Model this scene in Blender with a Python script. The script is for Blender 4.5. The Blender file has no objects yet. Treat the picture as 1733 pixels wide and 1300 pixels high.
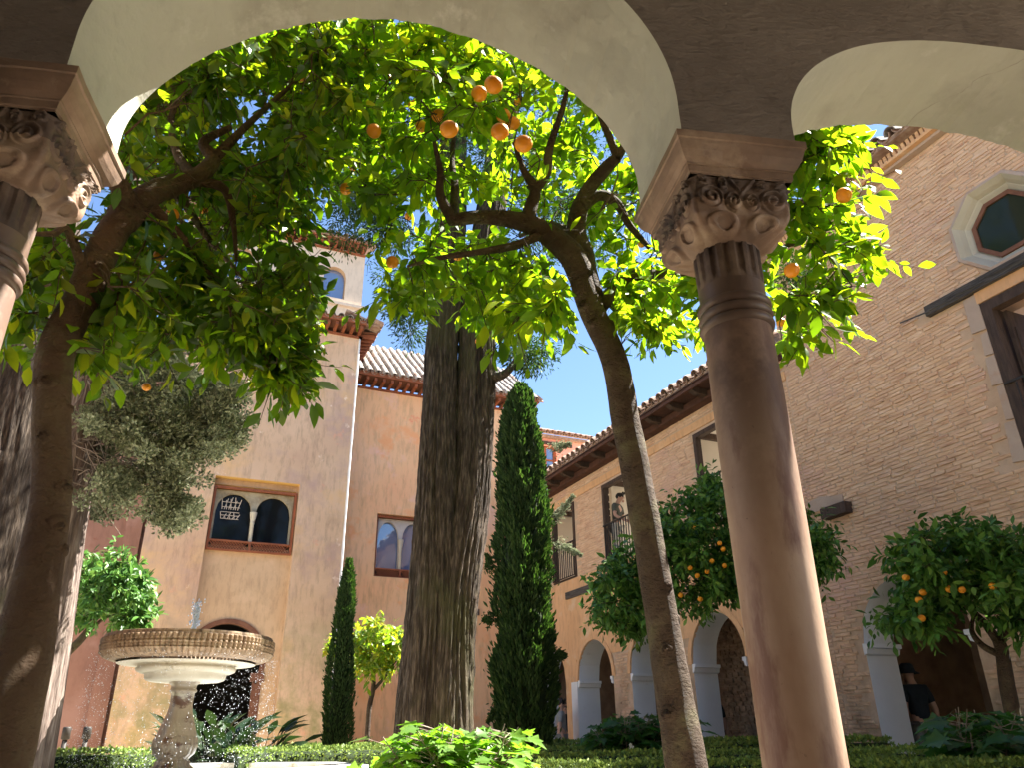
import bpy, math, random
import numpy as np
from mathutils import Matrix, Vector
rng = np.random.default_rng(7); random.seed(7)
SC = bpy.context.scene; COL = SC.collection
# ------------------------------------------------------------------ camera, sky, sun
CAMZ = 0.85
PITCH, ROLL, YAW = math.radians(24.9), math.radians(0.8), math.radians(24.3)
FPX = 1300.0
F_ = Vector((math.sin(YAW)*math.cos(PITCH), math.cos(YAW)*math.cos(PITCH), math.sin(PITCH)))
R_ = Vector((math.cos(YAW), -math.sin(YAW), 0)); U_ = R_.cross(F_)
cX = R_*math.cos(ROLL) - U_*math.sin(ROLL); cY = R_*math.sin(ROLL) + U_*math.cos(ROLL)
cam = bpy.data.objects.new('camera', bpy.data.cameras.new('camera')); COL.objects.link(cam)
m = Matrix((cX, cY, -F_)).transposed().to_4x4(); m.translation = (0, 0, CAMZ); cam.matrix_world = m
cam.data.sensor_width = 36; cam.data.lens = FPX/1733*36; cam.data.clip_end = 500; cam.data.clip_start = .05
SC.camera = cam
SUN_AZ, SUN_EL = math.radians(89), math.radians(56)      # azimuth clockwise from +Y
W = bpy.data.worlds.new('World'); SC.world = W; W.use_nodes = True
nt = W.node_tree; bg = nt.nodes['Background']; sky = nt.nodes.new('ShaderNodeTexSky')
sky.sky_type = 'NISHITA'; sky.sun_disc = False; sky.sun_elevation = SUN_EL; sky.sun_rotation = SUN_AZ
sky.air_density = .85; sky.dust_density = .1; sky.ozone_density = 3.5
nt.links.new(sky.outputs[0], bg.inputs[0]); bg.inputs[1].default_value = 0.05
sl = bpy.data.lights.new('sun', 'SUN'); sl.energy = 5.0; sl.angle = math.radians(.5); sl.color = (1, .95, .86)
so = bpy.data.objects.new('sun', sl); COL.objects.link(so)
sd = Vector((math.sin(SUN_AZ)*math.cos(SUN_EL), math.cos(SUN_AZ)*math.cos(SUN_EL), math.sin(SUN_EL)))
so.rotation_euler = (-sd).to_track_quat('-Z', 'Y').to_euler(); so.location = (10, 0, 30)
SC.view_settings.view_transform = 'Standard'; SC.view_settings.look = 'None'
SC.view_settings.exposure = 2.7; SC.view_settings.gamma = 1

# ------------------------------------------------------------------ picture ray -> place helpers
def ray(x, y):
    a = (x-866.5)/FPX; b = (650-y)/FPX
    return np.array(cX*a + cY*b + F_)
C0 = np.array([0, 0, CAMZ])
def atX(x, y, X0): d = ray(x, y); return C0 + d*(X0/d[0])
def atY(x, y, Y0): d = ray(x, y); return C0 + d*(Y0/d[1])
def atR(x, y, R): d = ray(x, y); return C0 + d*(R/math.hypot(d[0], d[1]))
TA = math.radians(15.2)
TN = np.array([math.sin(TA), math.cos(TA), 0]); TT = np.array([math.cos(TA), -math.sin(TA), 0])
def arc(u, d, z): p = TT*u + TN*d; return (p[0], p[1], z)

# ------------------------------------------------------------------ noise
def _h(i, j, k):
    n = (i*374761393 + j*668265263 + k*1274126177) & 0xffffffff
    n = ((n ^ (n >> 13))*1103515245) & 0xffffffff
    return ((n ^ (n >> 16)) & 0xffff)/65535.0
def vn(P):
    P = np.asarray(P, float); I = np.floor(P).astype(np.int64); f = P-I; f = f*f*(3-2*f); r = 0
    for a in (0, 1):
        for b in (0, 1):
            for c in (0, 1):
                w = (f[..., 0] if a else 1-f[..., 0])*(f[..., 1] if b else 1-f[..., 1])*(f[..., 2] if c else 1-f[..., 2])
                r = r + w*_h(I[..., 0]+a, I[..., 1]+b, I[..., 2]+c)
    return r*2-1
def fbm(P, o=3):
    P = np.asarray(P, float); s = 0; a = 1
    for _ in range(o): s = s + a*vn(P); P = P*2.03+17.1; a *= .5
    return s

# ------------------------------------------------------------------ materials
def mat(name, cols, scale=3, stretch=(1, 1, 1), rough=.85, bump=.3, bscale=30, bstretch=None, dist=.01, detail=5, patch=None, spec=.3, moss=None, streak=None, attr=False, transl=None, metal=0, bump2=None):
    mt = bpy.data.materials.new(name); mt.use_nodes = True; N = mt.node_tree; L = N.links
    B = N.nodes['Principled BSDF']; B.inputs['Roughness'].default_value = rough
    B.inputs['Specular IOR Level'].default_value = spec; B.inputs['Metallic'].default_value = metal
    geo = N.nodes.new('ShaderNodeNewGeometry')
    def noise(sc, st, det=detail, r=.6):
        mp = N.nodes.new('ShaderNodeMapping'); mp.inputs['Scale'].default_value = st
        L.new(geo.outputs['Position'], mp.inputs['Vector'])
        n = N.nodes.new('ShaderNodeTexNoise'); n.inputs['Scale'].default_value = sc
        n.inputs['Detail'].default_value = det; n.inputs['Roughness'].default_value = r
        L.new(mp.outputs[0], n.inputs['Vector']); return n
    def ramp(src, cs, lo=.3, hi=.7):
        r = N.nodes.new('ShaderNodeValToRGB'); e = r.color_ramp.elements
        while len(e) < len(cs): e.new(.5)
        for i, c in enumerate(cs):
            e[i].position = lo+(hi-lo)*i/max(1, len(cs)-1); e[i].color = (*c, 1)
        L.new(src, r.inputs[0]); return r.outputs[0]
    if attr:
        at = N.nodes.new('ShaderNodeAttribute'); at.attribute_name = 'rnd'
        col = ramp(at.outputs['Fac'], cols, 0, 1)
    else:
        col = ramp(noise(scale, stretch).outputs['Fac'], cols)
    def mix(a, b, f, mode='MIX'):
        x = N.nodes.new('ShaderNodeMix'); x.data_type = 'RGBA'; x.blend_type = mode
        L.new(a, x.inputs[6])
        if isinstance(b, tuple): x.inputs[7].default_value = (*b, 1)
        else: L.new(b, x.inputs[7])
        if isinstance(f, float): x.inputs[0].default_value = f
        else: L.new(f, x.inputs[0])
        return x.outputs[2]
    if streak:      # fine brushed weathering
        n2 = noise(streak[0], streak[1], 4, .7)
        col = mix(col, ramp(n2.outputs['Fac'], [(streak[2],)*3, (1, 1, 1), (1, 1, 1)], .3, .75), 1.0, 'MULTIPLY')
    for pc in (patch or []):   # (colour, scale, lo, hi, stretch)
        n3 = noise(pc[1], pc[4] if len(pc) > 4 else (1, 1, 1), 6, .65)
        col = mix(col, pc[0], ramp(n3.outputs['Fac'], [(0, 0, 0), (1, 1, 1)], pc[2], pc[3]))
    if moss:        # (colour, z0, z1): damp growth by the ground
        sx = N.nodes.new('ShaderNodeSeparateXYZ'); L.new(geo.outputs['Position'], sx.inputs[0])
        n4 = noise(1.6, (1, 1, 1), 6, .7)
        mr = N.nodes.new('ShaderNodeMapRange'); mr.inputs[1].default_value = moss[1]; mr.inputs[2].default_value = moss[2]
        mr.inputs[3].default_value = 1; mr.inputs[4].default_value = 0; L.new(sx.outputs[2], mr.inputs[0])
        mu = N.nodes.new('ShaderNodeMath'); mu.operation = 'MULTIPLY'; L.new(mr.outputs[0], mu.inputs[0])
        L.new(ramp(n4.outputs['Fac'], [(0, 0, 0), (1, 1, 1)], *(moss[3:] or (.42, .62))), mu.inputs[1])
        col = mix(col, moss[0], mu.outputs[0])
    L.new(col, B.inputs['Base Color'])
    if bump:
        b = N.nodes.new('ShaderNodeBump'); b.inputs['Strength'].default_value = bump; b.inputs['Distance'].default_value = dist
        L.new(noise(bscale, bstretch or stretch, 6, .65).outputs['Fac'], b.inputs['Height']); last = b
        if bump2:
            b2 = N.nodes.new('ShaderNodeBump'); b2.inputs['Strength'].default_value = bump2[0]; b2.inputs['Distance'].default_value = bump2[2]
            L.new(noise(bump2[1], (1, 1, 1), 3, .5).outputs['Fac'], b2.inputs['Height']); L.new(b.outputs[0], b2.inputs['Normal']); last = b2
        L.new(last.outputs[0], B.inputs['Normal'])
    if transl:      # (r,g,b multiplier, weight): light through thin leaves
        T = N.nodes.new('ShaderNodeBsdfTranslucent'); ms = N.nodes.new('ShaderNodeMixShader'); ms.inputs[0].default_value = transl[1]
        L.new(mix(col, transl[0], 1.0, 'MULTIPLY'), T.inputs[0])
        L.new(B.outputs[0], ms.inputs[1]); L.new(T.outputs[0], ms.inputs[2])
        L.new(ms.outputs[0], N.nodes['Material Output'].inputs[0])
    return mt
m_soffit = mat('cream_limewash', [(.44, .43, .36), (.50, .49, .41)], 1.5, rough=.9, bump=.5, bscale=12, dist=.012, patch=[((.39, .37, .31), 2.3, .52, .7), ((.55, .54, .47), 4.5, .60, .7)], bump2=(.8, 3.5, .05))
m_inner = mat('shade_toned_plaster', [(.19, .155, .13), (.26, .215, .18)], 2.5, rough=.9, bump=1, bscale=9, bstretch=(1, 1, 3), dist=.035, bump2=(.6, 4, .03))  # gallery-side shade is put into this colour; the plaster itself is paler
m_ceil = mat('gallery_plaster', [(.35, .31, .26), (.42, .38, .32)], 2, bump=.3)
m_tower = mat('beige_plaster', [(0.553, 0.346, 0.235), (0.636, 0.429, 0.276), (0.691, 0.484, 0.332)], .45, rough=.92, bump=.35, bscale=26, streak=(5, (2.2, 1, .5), .72), bump2=(.4, 1.2, .03),
              patch=[((0.498, 0.332, 0.262), .8, .50, .66), ((0.719, 0.456, 0.221), .6, .54, .7), ((0.829, 0.663, 0.498), 2.2, .66, .74), ((0.691, 0.360, 0.235), 1.3, .62, .7)], moss=((0.276, 0.262, 0.110), .6, 4.2))
m_ochre = mat('ochre_plaster', [(.56, .37, .22), (.62, .43, .27)], 1.2, rough=.92, bump=.3, streak=(6, (2, 1, .5), .8), patch=[((0.660, 0.456, 0.288), 1.4, .5, .65)])
m_yellow = mat('bounce_toned_yellow', [(.62, .38, .11), (.68, .44, .16)], 2, rough=.9, bump=.2)  # warm bounce light under the recess, painted as a yellow surface
m_pink = mat('orange_plaster', [(0.840, 0.435, 0.239), (0.840, 0.508, 0.275), (0.840, 0.551, 0.348)], .4, rough=.92, bump=.35, bscale=24, streak=(4.5, (2.2, 1, .45), .76), bump2=(.4, 1.2, .03),
             patch=[((0.840, 0.406, 0.189), 1.1, .56, .66), ((0.840, 0.522, 0.406), .9, .55, .68), ((0.797, 0.319, 0.174), 1.9, .64, .70)])
m_rose = mat('rose_plaster', [(0.265, 0.132, 0.098), (0.333, 0.178, 0.127)], .8, rough=.92, bump=.3, streak=(4, (2, 1, .5), .8), patch=[((0.368, 0.207, 0.161), 1.1, .52, .66), ((0.253, 0.103, 0.069), 2.1, .64, .7)])  # colour lowered to carry the shade of the trees
m_wing = mat('salmon_plaster', [(0.726, 0.330, 0.253), (0.792, 0.374, 0.297)], .8, rough=.92, bump=.2, streak=(4, (2, 1, .5), .85))
m_lant = mat('pale_plaster', [(.58, .48, .38), (.66, .56, .45)], 1.2, rough=.92, bump=.2, streak=(5, (2, 1, .6), .85))
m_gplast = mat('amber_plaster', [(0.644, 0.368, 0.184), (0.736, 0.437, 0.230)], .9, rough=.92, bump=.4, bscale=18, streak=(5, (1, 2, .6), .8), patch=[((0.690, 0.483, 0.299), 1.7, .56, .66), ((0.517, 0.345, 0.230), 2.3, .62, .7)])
m_white = mat('white_plaster', [(.66, .66, .66), (.74, .74, .73)], 1.2, rough=.9, bump=.15, patch=[((.55, .53, .50), 3, .64, .72)])
m_brick = mat('worn_brick', [(0.484, 0.286, 0.176), (0.616, 0.396, 0.253), (0.682, 0.462, 0.297), (0.726, 0.528, 0.374)], 2.2, (1, 1.2, 6), rough=.93, bump=.6, bscale=28, bstretch=(1, 1, 2), dist=.008,
              patch=[((0.594, 0.374, 0.286), .5, .52, .66), ((0.616, 0.506, 0.418), 1.2, .64, .74), ((0.330, 0.220, 0.154), 1.6, .66, .76)], moss=((0.220, 0.160, 0.099), .2, 3.6))
m_mortar = mat('old_mortar', [(0.483, 0.326, 0.210), (0.588, 0.420, 0.284)], 3, rough=.95, bump=.35, bscale=40, patch=[((0.578, 0.420, 0.304), 1.1, .5, .65)], moss=((0.210, 0.152, 0.095), .2, 3.6))
m_render = mat('stone_surround', [(0.414, 0.306, 0.234), (0.486, 0.378, 0.297)], 2, rough=.9, bump=.4, patch=[((0.450, 0.297, 0.207), 2.2, .55, .66)])
m_octs = mat('octagon_stone', [(0.450, 0.405, 0.300), (0.510, 0.465, 0.360)], 3, rough=.85, bump=.3)
m_capst = mat('brown_marble', [(0.143, 0.094, 0.066), (0.242, 0.154, 0.105), (0.374, 0.259, 0.182)], 3.5, rough=.5, bump=.4, bscale=24, dist=.006, spec=.4, patch=[((0.440, 0.319, 0.220), 4.0, .55, .7)])
m_capd = mat('dark_carved_marble', [(.055, .04, .032), (.12, .08, .06), (.22, .155, .11)], 7, rough=.55, bump=.5, bscale=30, dist=.006)
m_shaft = mat('veined_marble', [(0.276, 0.167, 0.115), (0.437, 0.287, 0.201), (0.575, 0.414, 0.299)], 1.8, (1.5, 1.5, .7), rough=.55, bump=.25, bscale=30, dist=.004, spec=.35, patch=[((0.575, 0.437, 0.322), 1.6, .5, .7, (2, 2, .5)), ((.12, .08, .06), 55, .68, .74), ((.10, .06, .045), 14, .68, .74), ((0.276, 0.149, 0.103), 2.6, .54, .64, (2, 2, .6))], moss=((.15, .095, .07), 2.0, 1.3, .25, .50))
m_shafts = mat('stained_marble', [(.09, .055, .04), (.14, .09, .065), (.20, .13, .09)], 3, (1.5, 1.5, .7), rough=.42, bump=.15, spec=.5)
m_font = mat('fountain_stone', [(.17, .105, .06), (.30, .20, .12), (.42, .31, .20)], 6, rough=.6, bump=.4, bscale=40, dist=.006, streak=(9, (3, 3, .6), .3), patch=[((.13, .075, .045), 3, .58, .7, (3, 3, .8))])
m_fontp = mat('pale_fountain_stone', [(.50, .44, .33), (.60, .54, .42)], 5, rough=.6, bump=.3, patch=[((.30, .24, .15), 5, .58, .68)])
m_fontw = mat('wet_fountain_stone', [(.26, .21, .145), (.36, .29, .20)], 5, (1, 1, 1), rough=.3, bump=.25, spec=.5, patch=[((.10, .05, .03), 3, .56, .62, (1, 1, 2)), ((.34, .30, .2), 4, .56, .64, (1, 1, 3))])
m_basin = mat('white_basin_marble', [(.62, .62, .60), (.70, .70, .68)], 4, rough=.5, bump=.1)
m_tileg = mat('lichened_roof_tile', [(0.155, 0.132, 0.117), (0.248, 0.224, 0.202), (0.356, 0.341, 0.317)], 9, rough=.9, bump=.6, bscale=40, patch=[((0.232, 0.132, 0.086), 3, .56, .66)])
m_tilet = mat('terracotta_roof_tile', [(.20, .12, .085), (.30, .20, .15), (.38, .30, .25)], 8, rough=.9, bump=.5, bscale=40)
m_wood = mat('dark_weathered_wood', [(.040, .026, .019), (.085, .055, .04)], 8, (3, 3, .5), rough=.75, bump=.7, bscale=22, bstretch=(3, 3, .4), dist=.01)
m_woodg = mat('grey_cracked_wood', [(.035, .03, .026), (.14, .125, .11)], 9, (3, .35, 6), rough=.85, bump=1, bscale=16, bstretch=(3, .3, 6), dist=.03)
m_woodr = mat('red_stained_wood', [(.20, .062, .028), (.30, .10, .045)], 6, rough=.7, bump=.4)
m_woode = mat('brown_eave_wood', [(.055, .024, .016), (.11, .05, .032)], 6, rough=.75, bump=.4)
m_board = mat('terracotta_boards', [(.13, .055, .035), (.22, .10, .06)], 5, rough=.85, bump=.4)
m_iron = mat('black_iron', [(.02, .017, .015), (.04, .033, .028)], 8, rough=.6, bump=.1)
m_dark = mat('unlit_interior', [(.02, .017, .014), (.03, .026, .022)], 2, rough=.9, bump=0)  # near-black colour stands in for the darkness of unlit rooms
m_room = mat('room_plaster', [(.60, .54, .46), (.66, .60, .52)], 2, rough=.9, bump=.1)
m_ground = mat('gravel_earth', [(.40, .34, .25), (.50, .43, .33)], 3, rough=.95, bump=.7, bscale=60, patch=[((.20, .17, .10), 1.2, .5, .6)])
m_paving = mat('gallery_paving', [(.34, .28, .22), (.42, .36, .29)], 2, rough=.7, bump=.2)
m_barkg = mat('furrowed_cypress_bark', [(.03, .021, .016), (.10, .075, .056), (.24, .185, .14)], 13, (3, 3, .42), rough=.95, bump=1, bscale=26, bstretch=(3, 3, .3), dist=.05, patch=[((.11, .10, .05), .8, .52, .66), ((.05, .035, .026), 2.2, .55, .62, (4, 4, .5))])
m_barkl = mat('pale_cypress_bark', [(.07, .05, .042), (.20, .15, .125), (.36, .30, .26)], 11, (3, 3, .25), rough=.95, bump=1, bscale=26, bstretch=(3, 3, .22), dist=.03)
m_barko = mat('smooth_orange_tree_bark', [(.075, .045, .028), (.12, .078, .048), (.15, .11, .065)], 4, (1, 1, .7), rough=.9, bump=1, bscale=30, dist=.03, bstretch=(1, 1, 1.6), patch=[((.13, .12, .06), 3.5, .52, .68), ((.17, .13, .09), 9, .60, .72), ((.035, .022, .015), 6, .64, .72)], bump2=(.8, 7, .05))
m_barkd = mat('dark_tree_bark', [(0.050, 0.030, 0.022), (0.079, 0.054, 0.037), (0.108, 0.083, 0.054)], 6, rough=.9, bump=1, bscale=34, dist=.03, bstretch=(1, 1, 1.8), patch=[((0.122, 0.108, 0.058), 3, .54, .66), ((0.029, 0.018, 0.013), 7, .62, .72)], bump2=(.8, 8, .05))  # darker bark shared by the leaning and small orange trees
LT = (6.5, 6.2, 1.6)
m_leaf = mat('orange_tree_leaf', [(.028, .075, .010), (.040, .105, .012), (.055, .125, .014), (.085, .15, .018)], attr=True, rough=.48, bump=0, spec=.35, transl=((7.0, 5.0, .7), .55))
m_leafl = mat('shaded_orange_leaf', [(.024, .060, .010), (.034, .085, .011), (.046, .11, .013), (.10, .14, .02)], attr=True, rough=.4, bump=0, spec=.45, transl=((5.6, 4.4, .6), .48))  # darker copy of the orange leaf, with the left crown's shade in its colour
m_leafy = mat('young_yellow_leaf', [(.07, .14, .02), (.12, .19, .025), (.24, .22, .03)], attr=True, rough=.4, bump=0, spec=.5, transl=((2.6, 2.6, .7), .45))
m_leafd = mat('glossy_dark_leaf', [(0.043, 0.105, 0.021), (0.067, 0.170, 0.029), (0.095, 0.234, 0.038), (0.170, 0.298, 0.046)], attr=True, rough=.48, bump=0, spec=.35, transl=((0.840, 0.840, 0.840), .35))
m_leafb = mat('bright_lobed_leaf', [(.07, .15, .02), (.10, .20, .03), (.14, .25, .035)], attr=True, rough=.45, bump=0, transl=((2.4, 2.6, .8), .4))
m_leafs = mat('shade_lobed_leaf', [(.025, .07, .02), (.04, .10, .028), (.06, .13, .035)], attr=True, rough=.45, bump=0, transl=((2, 2.6, 1), .35))  # lobed leaf again, darkened in colour for shrubs standing in shade
m_leafa = mat('broad_pot_leaf', [(0.011, 0.027, 0.008), (0.018, 0.042, 0.012), (0.030, 0.060, 0.013)], attr=True, rough=.3, bump=0, spec=.6, transl=((0.820, 0.820, 0.480), .3))
m_cyp = mat('cypress_spray', [(.024, .048, .018), (.045, .088, .028), (.085, .13, .045)], attr=True, rough=.7, bump=0, transl=((2, 2.5, .8), .25))
m_jun = mat('grey_green_spray', [(0.174, 0.203, 0.116), (0.348, 0.392, 0.246), (0.551, 0.580, 0.406)], attr=True, rough=.8, bump=0, transl=((0.800, 0.800, 0.800), .25))  # tones raised in place of the sunlight that misses this foliage
m_box = mat('box_hedge_leaf', [(0.111, 0.174, 0.044), (0.189, 0.283, 0.063), (0.347, 0.441, 0.095)], attr=True, rough=.5, bump=0, transl=((0.820, 0.820, 0.820), .3))
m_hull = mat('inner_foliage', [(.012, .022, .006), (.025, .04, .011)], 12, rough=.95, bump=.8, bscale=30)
m_orange = mat('orange_peel', [(.68, .24, .008), (.78, .32, .015)], 12, rough=.42, bump=.35, bscale=170, dist=.002, spec=.45)
m_twig = mat('bare_twig', [(.22, .17, .13), (.34, .28, .23)], 12, rough=.9, bump=.2)
m_pot = mat('terracotta_pot', [(.30, .14, .08), (.38, .19, .12)], 5, rough=.85, bump=.2)
m_skin = mat('skin', [(.42, .24, .17), (.46, .27, .19)], 9, rough=.55, bump=0)
m_hair = mat('black_hair', [(.012, .010, .009), (.02, .016, .014)], 20, rough=.5, bump=.3)
m_olive = mat('olive_cloth', [(.07, .07, .055), (.09, .088, .068)], 10, rough=.9, bump=.2)
m_beigec = mat('beige_cloth', [(.42, .38, .31), (.48, .44, .37)], 10, rough=.9, bump=.2)
m_navy = mat('navy_cloth', [(.012, .016, .02), (.02, .025, .03)], 10, rough=.9, bump=.2)
m_greyc = mat('grey_cloth', [(.20, .20, .19), (.26, .26, .25)], 10, rough=.9, bump=.2)
m_flower = mat('white_petal', [(.75, .75, .72), (.8, .8, .78)], 10, rough=.6, bump=0)
def glass_mat(name, tint, rf, rough=.02, ior=1.9):
    mt = bpy.data.materials.new(name); mt.use_nodes = True; N = mt.node_tree; B = N.nodes['Principled BSDF']
    B.inputs['Base Color'].default_value = (*tint, 1); B.inputs['Roughness'].default_value = rough
    B.inputs['Specular IOR Level'].default_value = rf; B.inputs['IOR'].default_value = ior
    geo = N.nodes.new('ShaderNodeNewGeometry'); n = N.nodes.new('ShaderNodeTexNoise'); n.inputs['Scale'].default_value = 2.5
    N.links.new(geo.outputs['Position'], n.inputs['Vector']); b = N.nodes.new('ShaderNodeBump'); b.inputs['Strength'].default_value = .25; b.inputs['Distance'].default_value = .01
    N.links.new(n.outputs['Fac'], b.inputs['Height']); N.links.new(b.outputs[0], B.inputs['Normal'])
    return mt
m_glass = glass_mat('dark_window_glass', (.008, .010, .012), 1.0)
m_glassd = glass_mat('dim_window_glass', (.008, .009, .010), .5, .06, 1.3)
m_glasso = glass_mat('greenish_window_glass', (.022, .030, .018), .35, .05, 1.4)  # green of mirrored foliage put into the tint
m_glassb = glass_mat('sky_toned_glass', (.10, .16, .30), 1.0)  # blue base colour paints in the reflected sky
m_water = bpy.data.materials.new('clear_water'); m_water.use_nodes = True
_b = m_water.node_tree.nodes['Principled BSDF']; _b.inputs['Base Color'].default_value = (.9, .95, 1, 1)
_b.inputs['Roughness'].default_value = .08; _b.inputs['Transmission Weight'].default_value = .1; _b.inputs['IOR'].default_value = 1.33; _b.inputs['Specular IOR Level'].default_value = 1.0

# ------------------------------------------------------------------ mesh + object helpers
def tag(o, label=None, cat=None, group=None, kind=None):
    if label: o['label'] = label
    if cat: o['category'] = cat
    if group: o['group'] = group
    if kind: o['kind'] = kind
    return o
def thing(name, label, cat, loc=(0, 0, 0), group=None):
    o = bpy.data.objects.new(name, None); COL.objects.link(o); o.empty_display_size = .1; o.location = loc
    return tag(o, label, cat, group)
def link(name, me, parent=None, loc=None):
    o = bpy.data.objects.new(name, me); COL.objects.link(o)
    if parent is not None:
        o.parent = parent
        base = parent.location.copy(); q = parent.parent
        while q is not None: base += q.location; q = q.parent
        o.location = -base if loc is None else Vector(loc)-base
    elif loc is not None: o.location = loc
    return o
class MB:
    def __init__(s): s.v = []; s.f = []; s.mi = []; s.mats = []; s.sm = []
    def m(s, mt):
        if mt not in s.mats: s.mats.append(mt)
        return s.mats.index(mt)
    def add(s, vs, fs, mt, smooth=False):
        o = len(s.v); s.v += [tuple(map(float, v)) for v in vs]; k = s.m(mt)
        for f in fs: s.f.append([i+o for i in f]); s.mi.append(k); s.sm.append(smooth)
    def box(s, c, size, mt, fr=None, bev=0):
        c = np.array(c, float); h = np.array(size)/2.; vs = []
        for z in (-1, 1):
            for y in (-1, 1):
                for x in (-1, 1):
                    p = c+h*np.array([x, y, z]); vs.append(fr(*p) if fr else p)
        s.add(vs, [(0, 2, 3, 1), (4, 5, 7, 6), (0, 1, 5, 4), (2, 6, 7, 3), (0, 4, 6, 2), (1, 3, 7, 5)], mt)
    def bar(s, a, b, w, h, mt, up=(0, 0, 1)):
        a = np.array(a, float); b = np.array(b, float); d = b-a; d /= np.linalg.norm(d); up = np.array(up, float)
        sx = np.cross(d, up); sx /= np.linalg.norm(sx)+1e-9; uz = np.cross(sx, d); vs = []
        for p in (a, b):
            for (i, j) in ((-1, -1), (1, -1), (1, 1), (-1, 1)): vs.append(p+sx*i*w/2+uz*j*h/2)
        s.add(vs, [(0, 1, 2, 3), (4, 7, 6, 5), (0, 4, 5, 1), (1, 5, 6, 2), (2, 6, 7, 3), (3, 7, 4, 0)], mt)
    def tube(s, pts, rad, mt, seg=10, noise=0, nf=3, caps=True, fl=None):
        P = np.array(pts, float); n = len(P); rad = np.broadcast_to(np.array(rad, float), (n,))
        T = np.gradient(P, axis=0); T /= np.linalg.norm(T, axis=1)[:, None]+1e-9
        ref = np.array([1, 0, 0.]) if abs(T[0][0]) < .8 else np.array([0, 1, 0.])
        vs = []; a = np.arange(seg)*2*math.pi/seg; nx = ref
        for i in range(n):
            nx = nx-T[i]*(nx@T[i]); nx /= np.linalg.norm(nx)+1e-9; ny = np.cross(T[i], nx)
            ring = P[i]+(np.cos(a)[:, None]*nx+np.sin(a)[:, None]*ny)*rad[i]
            if noise:
                k = fbm(ring*nf/1.0, 2)*noise; ring = P[i]+(ring-P[i])*(1+k[:, None])
            vs += list(ring)
        fs = [(i*seg+j, i*seg+(j+1) % seg, (i+1)*seg+(j+1) % seg, (i+1)*seg+j) for i in range(n-1) for j in range(seg)]
        if caps: fs += [tuple(range(seg))[::-1], tuple((n-1)*seg+j for j in range(seg))]
        s.add(vs, fs, mt, True)
    def lathe(s, prof, c, mt, seg=32, mod=None):
        vs = []; n = len(prof)
        for (r, z) in prof:
            for j in range(seg):
                a = 2*math.pi*j/seg; rr = r*(mod(a, z) if mod else 1)
                vs.append((c[0]+rr*math.cos(a), c[1]+rr*math.sin(a), z+c[2]))
        fs = [(i*seg+j, i*seg+(j+1) % seg, (i+1)*seg+(j+1) % seg, (i+1)*seg+j) for i in range(n-1) for j in range(seg)]
        s.add(vs, fs, mt, True)
    def prism(s, poly, d0, d1, fr, mt):      # poly of (u,z) extruded d0..d1
        n = len(poly); vs = [fr(u, d0, z) for u, z in poly]+[fr(u, d1, z) for u, z in poly]
        s.add(vs, [tuple(range(n)), tuple(range(2*n-1, n-1, -1))]+[(i, (i+1) % n, n+(i+1) % n, n+i) for i in range(n)], mt)
    def mesh(s, name):
        me = bpy.data.meshes.new(name); me.from_pydata(s.v, [], s.f)
        for mt in s.mats: me.materials.append(mt)
        me.polygons.foreach_set('material_index', s.mi); me.polygons.foreach_set('use_smooth', s.sm); me.update(); return me
    def build(s, name, parent=None): return link(name, s.mesh(name), parent)
def smooth_path(pts, n=8):
    P = [np.array(p, float) for p in pts]; P = [2*P[0]-P[1]]+P+[2*P[-1]-P[-2]]; out = []
    for i in range(1, len(P)-2):
        for k in range(n):
            t = k/n; a, b, c, d = P[i-1:i+3]
            out.append(.5*((2*b)+(-a+c)*t+(2*a-5*b+4*c-d)*t*t+(-a+3*b-3*c+d)*t**3))
    out.append(P[-2]); return np.array(out)
def wall(mb, fr, u0, u1, z0, z1, T, ops, mf, mr, back=True, mb_mat=None):
    ops = ops or []; br = {u0, u1}
    for o in ops:
        n = o.get('n', 1)
        for i in range(n+1): br.add(o['u0']+(o['u1']-o['u0'])*i/n)
    br = sorted(x for x in br if u0-1e-6 <= x <= u1+1e-6)
    def top(o, u): return o['top'](u) if callable(o['top']) else o['top']
    def bot(o, u): return o['zb'](u) if callable(o['zb']) else o['zb']
    br = set(br)
    for o in ops: br |= set(o.get('br', []))
    br = sorted(x for x in br if u0-1e-6 <= x <= u1+1e-6)
    for a, b in zip(br[:-1], br[1:]):
        if b-a < 1e-6: continue
        m_ = (a+b)/2; act = sorted([o for o in ops if o['u0'] < m_ < o['u1']], key=lambda o: bot(o, m_))
        za, zb_ = z0, z0
        def q(zl, zr, zl2, zr2):
            for d in ((0, T) if back else (0,)):
                mb.add([fr(a, d, zl), fr(b, d, zr), fr(b, d, zr2), fr(a, d, zl2)], [(0, 1, 2, 3)], mf if d == 0 else (mb_mat or mr))
        for o in act:
            ba, bb = bot(o, a), bot(o, b)
            if ba > za+1e-6:
                q(za, zb_, ba, bb)
                mb.add([fr(a, 0, ba), fr(b, 0, bb), fr(b, T, bb), fr(a, T, ba)], [(0, 1, 2, 3)], mr)
            ta, tb = top(o, a), top(o, b)
            mb.add([fr(a, 0, ta), fr(b, 0, tb), fr(b, T, tb), fr(a, T, ta)], [(0, 1, 2, 3)], o.get('ms', mr), 'n' in o)
            za, zb_ = ta, tb
        q(za, zb_, z1, z1)
    for o in ops:
        for u in (o['u0'], o['u1']):
            t_ = top(o, u)
            b_ = bot(o, u)
            if t_ > b_+1e-4: mb.add([fr(u, 0, b_), fr(u, T, b_), fr(u, T, t_), fr(u, 0, t_)], [(0, 1, 2, 3)], o.get('mj', mr))
    mb.add([fr(u0, 0, z1), fr(u1, 0, z1), fr(u1, T, z1), fr(u0, T, z1)], [(0, 1, 2, 3)], mr)
    for u in (u0, u1): mb.add([fr(u, 0, z0), fr(u, T, z0), fr(u, T, z1), fr(u, 0, z1)], [(0, 1, 2, 3)], mf)
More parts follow.
